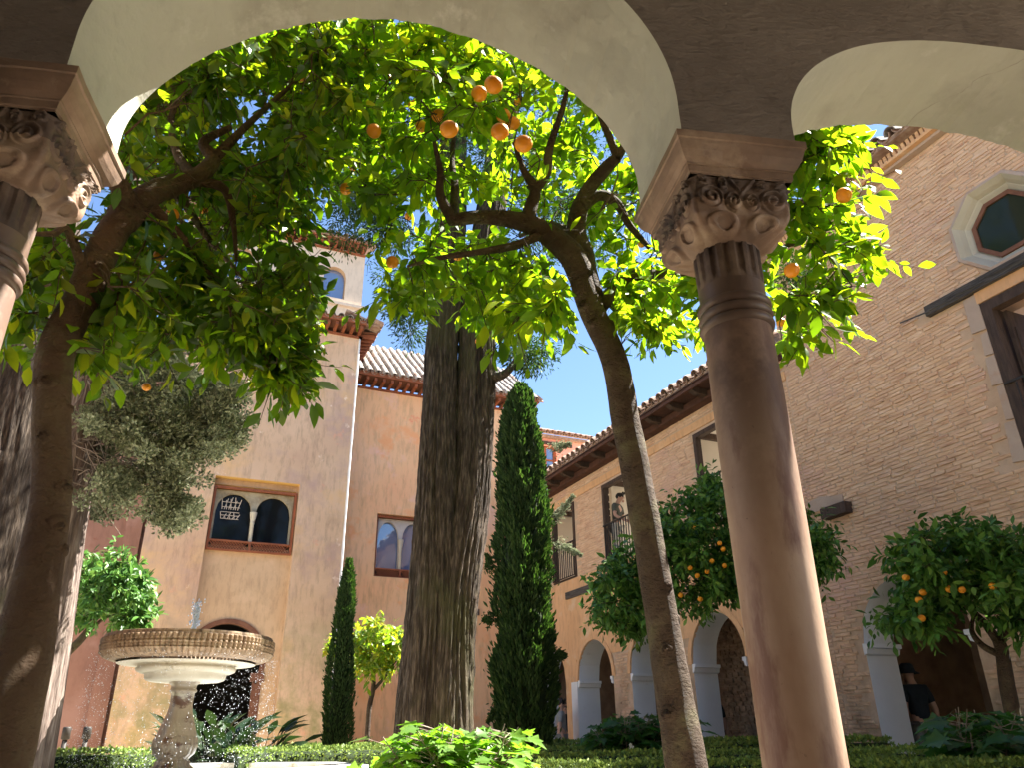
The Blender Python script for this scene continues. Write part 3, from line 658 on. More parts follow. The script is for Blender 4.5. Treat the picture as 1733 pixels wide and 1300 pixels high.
mb = MB(); mb.box((12.5, WY-.03, 10.86), (1.5, .12, .11), m_wood); mb.build('lintel', wg)
mb = MB(); mb.box((11.9, WY-.09, 11.10), (4.9, .2, .10), m_tilet); mb.build('cornice', wg)
roof(wg, (9.4, WY-.25, 11.22), (14.3, WY-.25, 11.22), (0, 1, 0), 2.2, math.radians(24), m_tilet, 4, 2)
w2 = thing('far_house', 'sliver of a pale brick house with tiled ridge beyond the salmon house', 'house', (15.5, 27, 0))
mb = MB(); mb.box((16.2, 28, 5.9), (4.5, 2, 11.8), m_render); mb.build('wall', w2)
roof(w2, (13.9, 26.9, 11.9), (18.5, 26.9, 11.9), (0, 1, 0), 1.6, math.radians(20), m_tilet, 2, 1)
# ================================================================== LEFT ROSE WALL
lw = thing('rose_wall', 'shaded reddish plaster wall left of the tower behind the pale cypress trunk', 'wall', (-4, 19.2, 0))
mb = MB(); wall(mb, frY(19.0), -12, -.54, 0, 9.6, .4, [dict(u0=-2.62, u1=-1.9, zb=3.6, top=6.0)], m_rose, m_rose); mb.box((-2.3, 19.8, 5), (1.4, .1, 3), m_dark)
mb.build('wall', lw)
mb = MB(); mb.box((-.80, 18.93, 4.8), (.34, .13, 9.6), m_rose); mb.build('pilaster', lw)
mb = MB()
for (a, b, c, d) in ((-2.62, -2.54, 3.6, 6), (-1.98, -1.9, 3.6, 6), (-2.54, -1.98, 5.9, 6), (-2.54, -1.98, 3.6, 3.7)): mb.prism([(a, c), (b, c), (b, d), (a, d)], -.02, .05, frY(19.1), m_woodr)
mb.build('window_frame', lw)
roof(lw, (-12, 18.6, 9.75), (-.8, 18.6, 9.75), (0, 1, 0), 2, math.radians(20), m_tileg, 2, 1)

# ================================================================== BRICK GALLERY HOUSE plane X=9.49
BX = 9.49
frX = lambda X0: (lambda u, d, z: (X0+d, u, z))
SEAM = 9.23
arches = []
for (c, hw, pier) in ((16.55, .80, 1), (14.2, .80, 1), (12.02, .78, 1), (18.75, .76, 0)):
    arches.append(dict(u0=c-hw, u1=c+hw, zb=0, top=ell(c, hw, 2.12, .86), n=24, c=c, hw=hw, ms=m_white, mj=m_white))
doors = [dict(u0=a, u1=b, zb=4.56, top=6.50, mj=m_wood, ms=m_wood) for a, b in ((17.18, 18.46), (14.30, 15.72), (10.55, 11.98))]
m_brickd0 = mat('shade_dark_wall', [(.17, .10, .065), (.30, .19, .12)], 3, rough=.93)  # wall colour darkened to imitate the unlit gallery
bh = thing('brick_gallery_house', 'long two-storey brick house with white-lined arcade below and tall balcony doors above', 'house', (BX, 14, 0))
mb = MB(); wall(mb, frX(BX), SEAM, 19.84, 0, 4.3, .55, arches, m_mortar, m_mortar, mb_mat=m_room)
wall(mb, frX(BX), SEAM, 19.84, 4.3, 7.08, .16, doors, m_mortar, m_room, mb_mat=m_room)
mb.build('wall', bh)
mb = MB()     # back gallery shell: rear walls, floors, ceiling
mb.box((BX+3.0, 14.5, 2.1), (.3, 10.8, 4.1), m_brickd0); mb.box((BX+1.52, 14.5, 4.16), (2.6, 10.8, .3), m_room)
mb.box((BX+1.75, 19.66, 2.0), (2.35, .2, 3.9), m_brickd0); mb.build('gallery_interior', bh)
mb = MB(); wall(mb, frX(BX+3.05), 9.2, 19.8, 4.3, 7.02, .3, [dict(u0=u, u1=u+1.5, zb=4.9, top=6.7) for u in (9.6, 11.5, 13.4, 15.0, 16.8)], m_room, m_room); mb.box((BX+1.8, 14.5, 6.98), (2.7, 10.6, .10), m_room)
for y in (9.3, 13.1, 16.5, 19.75): mb.box((BX+1.9, y, 5.6), (2.4, .12, 2.65), m_room)
mb.build('upper_rooms', bh)
for y in np.arange(9.6, 19.6, .62):
    q = MB(); q.box((BX+1.7, y, 6.86), (2.3, .10, .13), m_wood); q.build('ceiling_beam', bh)
# plaster zones: lower storey ochre plaster in front of the brick, string band above doors
mb = MB(); PZ0 = 2.55
# lower plaster sheet with arch cutouts
wall(mb, lambda u, d, z: (BX-.022+d, u, z), 17.42, 19.82, 0, 4.54, .03, [dict(u0=18.75-.76, u1=18.75+.76, zb=0, top=ell(18.75, .76, 2.12, .86), n=24)], m_gplast, m_gplast, back=False)
a_hi = [dict(a, zb=2.60) for a in arches[:3]]
wall(mb, lambda u, d, z: (BX-.022+d, u, z), 10.9, 17.42, 2.60, 4.54, .03, [dict(u0=a['c']-a['hw']*.80, u1=a['c']+a['hw']*.80, zb=2.60, top=ell(a['c'], a['hw'], 2.12, .86), n=24) for a in arches[:3]], m_gplast, m_gplast, back=False)
mb.box((BX-.012, (SEAM+19.82)/2, 6.66), (.03, 19.82-SEAM, .17), m_gplast)
mb.build('plaster_band', bh)
for a in arches[:3]:      # plaster ring round each arch + impost mouldings
    q = MB(); c, hw = a['c'], a['hw']; n = 22
    for k in range(n):
        t0, t1 = math.pi*k/n, math.pi*(k+1)/n
        P = [(c+(hw+r)*math.cos(t), 2.12+(.86+r)*math.sin(t)) for r, t in ((0, t0), (.11, t0), (.11, t1), (0, t1))]
        q.prism(P, -.035, .02, frX(BX), m_gplast)
    q.build('arch_ring', bh)
    q = MB()
    for y in (c+hw, c-hw):
        s_ = -1 if y > c else 1
        q = MB(); q.prism([(y+s_*.002, 1.96), (y+s_*.05, 1.98), (y+s_*.07, 2.05), (y+s_*.10, 2.06), (y+s_*.10, 2.12), (y+s_*.002, 2.12)], -.03, .56, frX(BX), m_white); q.build('impost', bh)
# white pilaster by the orange pier
mb = MB(); mb.box((BX-.028, 17.50, 1.05), (.06, .30, 2.10), m_white); mb.build('white_pilaster', bh)
# floor beams visible in the wall
for y0, y1 in ((18.62, 19.6), (15.2, 17.75), (12.2, 13.9)):
    q = MB(); q.box((BX-.01, (y0+y1)/2, 4.16), (.12, y1-y0, .17), m_woodg); q.build('wall_beam', bh)
# door frames, shutters, railings
def balcony(parent, d, shutter=True):
    a, b, z0, z1 = d['u0'], d['u1'], d['zb'], d['top']; w = MB()
    for (p, q_, c, e) in ((a, a+.09, z0, z1), (b-.09, b, z0, z1), (a+.09, b-.09, z1-.09, z1), (a+.09, b-.09, z0, z0+.04)):
        w.prism([(p, c), (q_, c), (q_, e), (p, e)], -.03, .10, frX(BX), m_wood)
    fo = w.build('door_frame', parent)
    if shutter:
        s = MB(); s.box((BX+.30, b-.11, (z0+z1)/2-.05), (.42, .05, z1-z0-.2), m_wood); s.build('shutter', fo)
    r = MB(); x = BX-.05; r.bar((x, a+.02, z0+.92), (x, b-.02, z0+.92), .035, .03, m_iron); r.bar((x, a+.02, z0+.06), (x, b-.02, z0+.06), .03, .02, m_iron)
    ro = r.build('railing', parent)
    for y in np.arange(a+.08, b-.03, .105):
        q = MB(); q.bar((x, y, z0+.06), (x, y, z0+.92), .018, .018, m_iron, up=(1, 0, 0)); q.build('baluster', ro)
for d in doors: balcony(bh, d, False)
# eave: heavy brackets, fascia, tiles
mb = MB(); mb.box((BX-.10, (SEAM+19.9)/2, 7.04), (.22, 19.9-SEAM, .14), m_woode); mb.box((BX-.30, (SEAM+19.9)/2, 7.185), (.62, 19.9-SEAM, .04), m_woode)
mb.box((BX-.585, (SEAM+19.9)/2, 7.14), (.05, 19.9-SEAM, .09), m_woode); mb.build('eave_boards', bh)
for y in np.arange(9.6, 19.8, .80):
    q = MB(); q.prism([(BX-.56, 7.16), (BX-.20, 7.16), (BX-.20, 7.02), (BX-.44, 7.03), (BX-.56, 7.09)], y-.07, y+.07, lambda u, d, z: (u, d, z), m_wood); q.build('eave_bracket', bh)
roof(bh, (BX-.66, 19.95, 7.27), (BX-.66, SEAM, 7.27), (1, 0, 0), 4.5, math.radians(24), m_tilet, 4, 3, sp=.25)

# ================================================================== TALL BRICK HOUSE (right)
th = thing('tall_brick_house', 'tall weathered brick house at the right with eight-sided window and carved cornice', 'house', (BX, 6, 0))
A4 = dict(u0=6.90, u1=8.66, zb=0, top=ell(7.78, .88, 2.06, .84), n=28, c=7.78, hw=.88, ms=m_white, mj=m_white)
D4 = dict(u0=3.95, u1=5.60, zb=3.9, top=6.12, mj=m_wood, ms=m_render)
OC = (5.04, 7.13)
def octv(r): return [(OC[0]+r*math.cos(math.radians(22.5+45*k)), OC[1]+r*math.sin(math.radians(22.5+45*k))) for k in range(8)]
ro = .66; ap = ro*math.cos(math.radians(22.5)); hs_ = ro*math.sin(math.radians(22.5))
def octtop(u):
    x = abs(u-OC[0]); return OC[1]+(ap if x < hs_ else ap-(x-hs_))
mb = MB()
O4 = dict(u0=OC[0]-ap, u1=OC[0]+ap, zb=lambda u: 2*OC[1]-octtop(u), top=octtop, n=1, br=[OC[0]-hs_, OC[0]+hs_])
wall(mb, frX(BX), -1.5, SEAM, 0, 9.0, .6, [A4, D4, O4], m_mortar, m_mortar, mb_mat=m_dark, back=True)
mb.box((BX+5, 4, 4.5), (.3, 11, 9), m_mortar)
mb.build('wall', th)
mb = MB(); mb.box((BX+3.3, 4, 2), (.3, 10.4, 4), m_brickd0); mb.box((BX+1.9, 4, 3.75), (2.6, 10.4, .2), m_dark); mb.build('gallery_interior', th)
q = MB()
for y, s_ in ((8.66, -1), (6.90, 1)):
    q = MB(); q.prism([(y+s_*.002, 1.90), (y+s_*.05, 1.92), (y+s_*.07, 1.99), (y+s_*.11, 2.0), (y+s_*.11, 2.06), (y+s_*.002, 2.06)], -.04, .62, frX(BX), m_white); q.build('impost', th)

# cornice of upright bricks, string courses, tiles
q = MB(); q.box((BX-.05, 3.9, 8.93), (.14, 10.7, .05), m_render); q.box((BX-.10, 3.9, 8.985), (.20, 10.7, .05), m_gplast); q.box((BX-.17, 3.9, 9.17), (.36, 10.7, .04), m_tilet); q.build('cornice', th)
dm = MB(); dm.prism([(-.13, 9.01), (.0, 9.01), (.0, 9.148), (-.17, 9.148)], -.028, .028, lambda u, d, z: (u, d, z), m_brick); dme = dm.mesh('cornice_brick')
for y in np.arange(2.6, 9.2, .085):
    o = link('cornice_brick', dme, th, (BX, y+rng.normal(0, .004), rng.normal(0, .002)))
roof(th, (BX-.38, SEAM+.02, 9.24), (BX-.38, -1.4, 9.24), (1, 0, 0), 4, math.radians(22), m_tileg, 3, 2, sp=.27)
# octagonal window (frame stands in a bevelled surround)
q = MB(); RR_ = [octv(x) for x in (.72, .70, .655, .60, .56, .545, .47)]; DD_ = (.01, -.035, -.04, .03, .10, .105, .17)
for k in range(8):
    b = (k+1) % 8
    for i in range(6):
        mt_ = m_render if i < 2 else m_octs
        q.add([frX(BX)(RR_[i][k][0], DD_[i], RR_[i][k][1]), frX(BX)(RR_[i][b][0], DD_[i], RR_[i][b][1]), frX(BX)(RR_[i+1][b][0], DD_[i+1], RR_[i+1][b][1]), frX(BX)(RR_[i+1][k][0], DD_[i+1], RR_[i+1][k][1])], [(0, 1, 2, 3)], mt_)
oc = q.build('octagonal_window', th)
q = MB(); R3, R4 = octv(.475), octv(.41)
for k in range(8):
    a, b = k, (k+1) % 8; q.prism([R3[a], R3[b], R4[b], R4[a]], .13, .18, frX(BX), m_board)
q.build('frame', oc)
q = MB(); q.prism(R4, .155, .165, frX(BX), m_glasso); q.build('pane', oc)
# big lintel + door at the right edge
q = MB(); n = 26
pts = [(BX-.02, y, 6.36-.06*(y < 5.2)*0+.012*math.sin(y*9)) for y in np.linspace(6.32, 3.4, n)]
q.bar((BX-.02, 6.33, 6.385), (BX-.02, 3.4, 6.37), .14, .155, m_woodg)
for y in np.linspace(3.5, 6.25, 7): q.bar((BX-.094, y, 6.33+rng.random()*.08), (BX-.094, y+.5, 6.35+rng.random()*.08), .012, .02, m_woodg)
q.build('lintel', th)
q = MB()
for (a, b, c, d) in ((5.46, 5.60, 3.9, 6.12), (3.95, 4.09, 3.9, 6.12), (4.09, 5.46, 5.98, 6.12)): q.prism([(a, c), (b, c), (b, d), (a, d)], -.02, .14, frX(BX), m_wood)
df = q.build('door_frame', th)
q = MB(); q.box((BX+.36, 5.40, 4.95), (.44, .05, 2.0), m_wood)
for z in (4.3, 4.9, 5.5): q.box((BX+.36, 5.365, z), (.34, .02, .4), m_wood)
q.build('shutter', df)
q = MB(); q.bar((BX-.04, 3.95, 4.92), (BX-.04, 5.58, 4.92), .03, .03, m_iron); ra = q.build('railing', th)
for y in np.arange(4.0, 5.5, .11):
    q = MB(); q.bar((BX-.04, y, 3.95), (BX-.04, y, 4.9), .016, .016, m_iron, up=(1, 0, 0)); q.build('baluster', ra)
q = MB()   # ragged stone quoins left of the door + plaster under lintel
for z0, z1, w in ((5.75, 6.28, .20), (5.38, 5.70, .11), (4.95, 5.36, .14), (4.45, 4.93, .10), (3.9, 4.43, .16)):
    j = .02*rng.random(); q.prism([(5.602, z0), (5.602+w+j, z0+.02), (5.602+w-j, z1), (5.602, z1)], -.028, .02, frX(BX), m_render)
q.prism([(3.8, 6.13), (5.62, 6.13), (5.62, 6.30), (3.8, 6.30)], -.03, .02, frX(BX), m_gplast)
q.build('door_surround', th)
q = MB(); q.box((BX-.05, 8.62, 4.03), (.22, .5, .17), m_wood); q.build('beam_end', th)
q = MB(); q.prism([(8.5, 4.15), (9.2, 4.13), (9.22, 4.32), (8.95, 4.36), (8.75, 4.30), (8.5, 4.27)], -.03, .02, frX(BX), m_render); q.build('mortar_patch', th)

# ------------ bricks, laid course by course on both houses
def blocked(y, z, hwb):
    for a in arches+[A4]:
        if a['u0']-hwb < y < a['u1']+hwb:
            c, h_ = a['c'], a['hw']+.0; rr = (abs(y-c)-hwb*.5)/h_
            sp = 2.12 if a is not A4 else 2.06
            ring = .13 if a is not A4 else .0
            if z < sp and abs(y-c) < h_+hwb: return True
            if z >= sp and ((max(0, abs(y-c)-hwb*.8))/(h_+ring))**2+((z-sp-.02)/(.84+ring))**2 < 1.0: return True
    for d in doors:
        if d['u0']-hwb < y < d['u1']+hwb and d['zb']-.10 < z < d['top']+.05: return True
    if y > SEAM:
        if 6.54 < z < 6.78 or z > 6.98: return True
        if y > 17.3 and z < 4.56: return True
        if 2.55 < z < 4.56 and y > 10.8: return True
    else:
        if abs(y-OC[0]) < .68+hwb*.7 and abs(z-OC[1]) < .66:
            x = max(0, abs(y-OC[0])-hwb*.8); zz = abs(z-OC[1])
            if x < .64 and zz < .64 and x+zz < .90: return True
        if 3.8-hwb < y < 5.60+hwb and 3.8 < z < 6.33: return True
        if 5.6 <= y < 5.74+hwb and 3.85 < z < 6.30: return True
        if 3.4-hwb < y < 6.33+hwb and 6.27 < z < 6.49: return True
        if z > 8.90: return True
    return False
bv = []
def brick_geo(k):
    r = np.random.default_rng(k); h = np.array([.03, .5, .5]); vs = []
    for x in (0, 1):
        for (yy, zz) in ((-.5, -.5), (-.17, -.5), (.17, -.5), (.5, -.5), (.5, .5), (.17, .5), (-.17, .5), (-.5, .5)):
            ins = .90 if x == 0 else 1.0
            vs.append([(-.5 if x == 0 else .5), yy*(ins+.05*r.normal()*(x == 0)), zz*(ins+.10*r.normal()*(x == 0))])
    for v in vs[:8]: v[0] += r.normal()*.14
    n = 8; fs = [(0, 1, 6, 7), (1, 2, 5, 6), (2, 3, 4, 5)]+[(i, n+i, n+(i+1) % n, (i+1) % n) for i in range(n)]
    return vs, fs
bvar = [brick_geo(k) for k in range(10)]
rows = []
for r in range(int(9.0/.058)):
    z = .03+r*.058; y = 3.2+rng.random()*.25
    while y < 19.8:
        Lb = .23+rng.random()*.10; yc = y+Lb/2
        if y < SEAM < y+Lb: Lb = SEAM-y; yc = y+Lb/2
        if Lb > .06 and not blocked(yc, z, Lb/2) and z > .3: rows.append((yc, z, Lb, rng.random()))
        y += Lb+.003+rng.random()*.007
    pass
camv = np.array([0, 0, CAMZ])
def inview(y, z):
    d = np.array([BX, y, z])-C0; dd = d@np.array(F_); a = d@np.array(cX)/dd*FPX+866.5; b = 650-d@np.array(cY)/dd*FPX
    return 0 < a < 1733 and 160 < b < 1270 and not (1180 < a < 1350 and b > 200) and a > 1380
rows.sort(key=lambda t: (0 if inview(t[0], t[1]) else 1, (t[0]**2+BX**2+(t[1]-CAMZ)**2)))
bmesh_ = []
for vs, fs in bvar:
    q = MB(); q.add(vs, fs, m_brick); bmesh_.append(q.mesh('brick'))
st = {0: MB(), 1: MB()}
for i, (y, z, Lb, rr) in enumerate(rows):
    k = i % 10; par = th if y < SEAM else bh; tall = y < SEAM
    dp = .021+.010*rr*rr; hz = .046+.006*rng.normal()*.6; px_ = BX-dp/2+.012
    zz = z+.003*rng.normal()+.016*float(vn(np.array([y*1.1, z*.8, 3.]))); tilt = rng.normal()*.006
    if i < 300:
        o = bpy.data.objects.new('brick', bmesh_[k]); COL.objects.link(o); o.parent = par
        o.location = (px_-par.location.x, y-par.location.y, zz-par.location.z); o.scale = (dp, Lb, hz); o.rotation_euler = (tilt, 0, 0)
    else:
        vs, fs = bvar[k]; st[0 if tall else 1].add([(px_+v[0]*dp, y+v[1]*Lb, zz+v[2]*hz+v[1]*Lb*tilt) for v in vs], fs, m_brick)
tag(st[0].build('brickwork', th), kind='stuff'); tag(st[1].build('brickwork', bh), kind='stuff')
m_brickd = mat('shade_dark_brick', [(.17, .10, .065), (.26, .165, .11), (.34, .23, .16)], 3, (1, 1.2, 4), rough=.93, bump=.6, bscale=28, dist=.01, patch=[((.14, .10, .07), 1.3, .52, .64)])  # brick colour lowered for the gloom inside the arches
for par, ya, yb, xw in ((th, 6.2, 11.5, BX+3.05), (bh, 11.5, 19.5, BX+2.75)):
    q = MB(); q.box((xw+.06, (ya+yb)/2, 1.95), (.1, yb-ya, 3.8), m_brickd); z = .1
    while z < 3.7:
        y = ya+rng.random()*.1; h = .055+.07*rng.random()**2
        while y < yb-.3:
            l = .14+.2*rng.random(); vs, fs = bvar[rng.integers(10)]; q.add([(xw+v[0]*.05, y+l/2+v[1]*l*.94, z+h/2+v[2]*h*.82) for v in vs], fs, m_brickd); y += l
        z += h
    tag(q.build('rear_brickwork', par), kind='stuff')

# ================================================================== TREES
def inpoly(poly, x, y):
    c = False; n = len(poly)
    for i in range(n):
        x1, y1 = poly[i]; x2, y2 = poly[i-1]
        if (y1 > y) != (y2 > y) and x < (x2-x1)*(y-y1)/(y2-y1)+x1: c = not c
    return c
SDV = np.array(sd)
def shades(p):
    """finds foliage to leave out of the added sun gap for column and trunks"""
    for (x, y, z0, z1, w) in SUNGAP:
        for z in np.arange(z0, z1, .2):
            v = p-np.array([x, y, z]); t = v@SDV
            if t > .3 and np.linalg.norm(v-t*SDV) < w: return True
    return False
SUNGAP = [(*arc(1.30, 2.30, 0)[:2], .3, 2.3, .30)]  # crowns are shaped with added gaps so sun reaches column and trunks
def sample_poly(poly, n, r0, r1):
    xs = [p[0] for p in poly]; ys = [p[1] for p in poly]; out = []
    while len(out) < n:
        x = random.uniform(min(xs), max(xs)); y = random.uniform(min(ys), max(ys))
        if not inpoly(poly, x, y): continue
        R = random.uniform(r0, r1); p = atR(x, y, R)
        if p@TN < 2.85 or shades(p): continue
        out.append(p)
    return np.array(out)
def grow(mb, nodes, tips, mt, r_tip=.0025, r_base=.011, sag=.06, seg=5, keep=2):
    """join each twig tip to the nearest wood by a thin bending shoot; returns the shoots"""
    nodes = [np.array(n) for n in nodes]; shoots = []
    NP = np.array(nodes)
    d0 = np.array([np.min(np.linalg.norm(NP-t, axis=1)) for t in tips]); order = np.argsort(d0)
    for i in order:
        t = tips[i]; dd = np.linalg.norm(NP-t, axis=1); j = int(np.argmin(dd)); b = NP[j]; L_ = dd[j]
        if L_ < .05: b = NP[np.argsort(dd)[min(4, len(dd)-1)]]; L_ = np.linalg.norm(t-b)
        k = max(3, int(L_/.12)); f = np.linspace(0, 1, k+1)[:, None]
        mid = rng.normal(0, .10*L_, 3); P = b+(t-b)*f+np.sin(f*math.pi)*(mid+np.array([0, 0, sag*L_]))
        P[1:-1] += rng.normal(0, .012, (len(P)-2, 3))
        r = np.linspace(min(r_base, .004+.006*L_), r_tip, k+1); mb.tube(P, r, mt, seg, caps=False)
        shoots.append(P); NP = np.vstack([NP, P[1::1]])
    return shoots
def leaves_on(shoots, per, spread, size, droop=.35, tipfrac=.75, side=3, sidel=.22):
    P, D, N, L = [], [], [], []; side_t = []
    for S in shoots:
        n = len(S); segs = [(S[i], S[i+1]) for i in range(int((1-tipfrac)*(n-1)), n-1)]
        tips = [segs]
        for _ in range(side):
            a, b = segs[rng.integers(len(segs))]; d = nrm(b-a); o = nrm(d*.5+rng.normal(0, .7, 3)+np.array([0, 0, -.1])); l = sidel*(.5+rng.random())
            q = [a, a+o*l*.5+rng.normal(0, .01, 3), a+o*l+np.array([0, 0, -.05*l])]; side_t.append(np.array(q)); tips.append([(q[0], q[1]), (q[1], q[2])])
        tot = max(1, per//len(tips))
        for sg in tips:
            for k in range(tot):
                u = (k+rng.random())/tot*len(sg); a, b = sg[min(int(u), len(sg)-1)]; p = a+(b-a)*(u-int(u)); d = nrm(b-a)
                w = nrm(np.cross(d, rng.normal(0, 1, 3))); dd = nrm(d*.6+w*.85+np.array([0, 0, -droop*(.4+rng.random())]))
                P.append(p+w*.01); D.append(dd); nn = np.array([0, 0, 1.])+rng.normal(0, .55, 3); N.append(nn-dd*(nn@dd)); L.append(size*(.45+.85*rng.random()))
    return np.array(P), np.array(D), nrm(np.array(N)), np.array(L), side_t
def orange_mesh():
    mb = MB(); vs = []; n = 18; m_ = 12
    for i in range(m_+1):
        t = math.pi*i/m_
        for j in range(n):
            a = 2*math.pi*j/n; r = 1-.10*math.exp(-(t/.22)**2)-.05*math.exp(-((math.pi-t)/.2)**2)
            vs.append((math.sin(t)*math.cos(a)*r, math.sin(t)*math.sin(a)*r, math.cos(t)*r*.94))
    fs = [(i*n+j, i*n+(j+1) % n, (i+1)*n+(j+1) % n, (i+1)*n+j) for i in range(m_) for j in range(n)]
    mb.add(vs, fs, m_orange, True)
    mb.lathe([(.10, .93), (.11, .965), (.04, .97), (.03, 1.05)], (0, 0, 0), m_leafd, 6)
    return mb.mesh('orange')
OM = orange_mesh()
def put_orange(tree, p, r):
    o = bpy.data.objects.new('orange', OM); COL.objects.link(o); o.parent = tree; o.location = Vector(p)-tree.location
    o.scale = (r*(.95+.1*rng.random()), r*(.95+.1*rng.random()), r); o.rotation_euler = (rng.normal()*.4, rng.normal()*.4, rng.random()*6)
def split_leaves(name, tree, P, D, N, L, wr, mt, nbig, kind='leaf', curl=.25, stuff='foliage'):
    """the leaves that show largest become objects, the others one mass"""
    v = P-C0; dd = v@np.array(F_); vis = (dd > .5)
    x = v@np.array(cX)/np.maximum(dd, .1)*FPX+866.5; y = 650-v@np.array(cY)/np.maximum(dd, .1)*FPX
    vis &= (x > 0) & (x < 1733) & (y > 45) & (y < 1300)
    s = np.where(vis, L/np.maximum(dd, .1), 0)*(1+.25*rng.random(len(P))); idx = np.argsort(-s); big = idx[:nbig]; rest = idx[nbig:]
    if nbig: single_leaves(name, P[big], D[big], N[big], L[big], wr, mt, tree, kind)
    me = leafmesh(stuff, P[rest], D[rest], N[rest], L[rest], wr, mt, kind, curl); o = link(stuff, me, tree); tag(o, kind='stuff'); return o
def limb(mb, pts, radii, mt, n=8, seg=20, noise=.05, nf=6):
    P = smooth_path(pts, n); t = np.linspace(0, len(radii)-1, len(P)); r = np.interp(t, range(len(radii)), radii); mb.tube(P, r, mt, seg, noise=noise, nf=nf); return P
def px_pts(l): return [atR(x, y, R) for x, y, R in l]
def foot(x, y, R, z=0.0):
    p = atR(x, y, R); p[2] = z; return p
# ---- near orange tree on the right of centre
def proj(P):
    v = np.asarray(P)-C0; dd = v@np.array(F_); return v@np.array(cX)/dd*FPX+866.5, 650-v@np.array(cY)/dd*FPX, dd
CLR = []
def keepmask(P):
    """foliage opens around the thick limbs and the hanging fruit"""
    x, y, dd = proj(P); keep = np.ones(len(P), bool); rr = rng.random(len(P))
    for (cx, cy, cd, rp, pr) in CLR:
        keep &= ~((dd < cd+.03) & ((x-cx)**2+(y-cy)**2 < rp*rp) & (rr < pr))
    return keep
def orange_place(x, y, s_):
    R = max(2.95, min(5.2, .085*FPX/s_*.80)); p = atR(x, y, R)
    while p@TN < 2.78: R += .1; p = atR(x, y, R)
    return p, (p-C0)@np.array(F_)
def near_tree(name, label, base, limbs, regions, wood, oranges, seedpts, nbig=300, leafmat=None, per=34, size=.112, trunk_n=2):
    t = thing(name, label, 'tree', base); nodes = []; tr = MB(); li = MB()
    for k, (pts, rad, sg, ns) in enumerate(limbs):
        mb = tr if k < trunk_n else MB()
        P = limb(mb, pts, rad, wood, 8, sg, ns)
        if k == 0: nodes0 = P; rad0 = np.interp(np.linspace(0, len(rad)-1, len(P)), range(len(rad)), rad)
        nodes += [p for p in P[::3] if p[2] > 2.9] if k < trunk_n else list(P[::2])
        if k >= trunk_n: mb.build('limb', t)
    for k in range(9):
        i_ = rng.integers(10, len(nodes0)-12); c_ = nodes0[i_]; a_ = math.radians(200)+rng.random()*2.6; n_ = np.array([math.cos(a_), math.sin(a_), .1*rng.normal()]); rr_ = rad0[i_]
        p_ = c_+n_*rr_*.82; q_ = .016+.018*rng.random(); tr.tube([p_-n_*.01, p_+n_*.012, p_+n_*.022, p_+n_*.024, p_+n_*.014], [q_*1.7, q_*1.35, q_*1.05, q_*.7, q_*.3], wood, 14, noise=.18, nf=40)
    tr.build('trunk', t)
    tips = np.vstack([sample_poly(*r) for r in regions]); tw = MB(); sh = grow(tw, nodes, tips, wood)
    P, D, N, L, side = leaves_on(sh, per, .2, size, droop=.5)
    kp = keepmask(P); P, D, N, L = P[kp], D[kp], N[kp], L[kp]
    for q in side: tw.tube(q, [.003, .0025, .0015], wood, 4, caps=False)
    tag(tw.build('twigs', t), kind='stuff')
    split_leaves('leaf', t, P, D, N, L, .235, leafmat or m_leaf, nbig)
    for (x, y, s) in oranges:
        p, dd = orange_place(x, y, s); put_orange(t, p, s/2/FPX*dd*1.02)
    return t
ORA = [(835,143,30),(811,158,28),(742,195,24),(760,218,30),(713,213,20),(633,221,24),(700,178,18),(852,195,24),(846,222,30),(868,208,24),(886,243,30),(878,170,18),(585,319,20),(594,208,15),(692,365,14),(749,147,14),(664,443,22),(775,433,17),(1428,330,26),(1340,457,26),(1322,545,16),(811,577,14),(1086,412,14),(655,130,14),(597,283,12),(1110,300,12)]
ORL = [(512,129,16),(432,337,16),(485,395,16),(292,362,22),(345,355,14),(355,258,15),(270,432,20),(280,152,18),(248,655,15),(195,292,15),(420,412,12)]
trR = px_pts([(1185, 1420, 4.3), (1160, 1290, 4.35), (1128, 1100, 4.4), (1095, 900, 4.4), (1062, 730, 4.4), (1040, 610, 4.35), (1003, 530, 4.35), (985, 480, 4.3), (978, 440, 4.3)])
trR[0][2] = -.05
SUNGAP += [(float(p[0])+.08, float(p[1]), float(p[2]), float(p[2])+.1, .34) for p in trR[1:5]]
SUNGAP += [(*[float(v) for v in atR(x_, y_, 7.6)+np.array([.25, 0, 0])][:2], float(atR(x_, y_, 7.6)[2]), float(atR(x_, y_, 7.6)[2])+.1, .34) for x_, y_ in ((50, 1180), (75, 1050), (95, 950), (110, 860))]
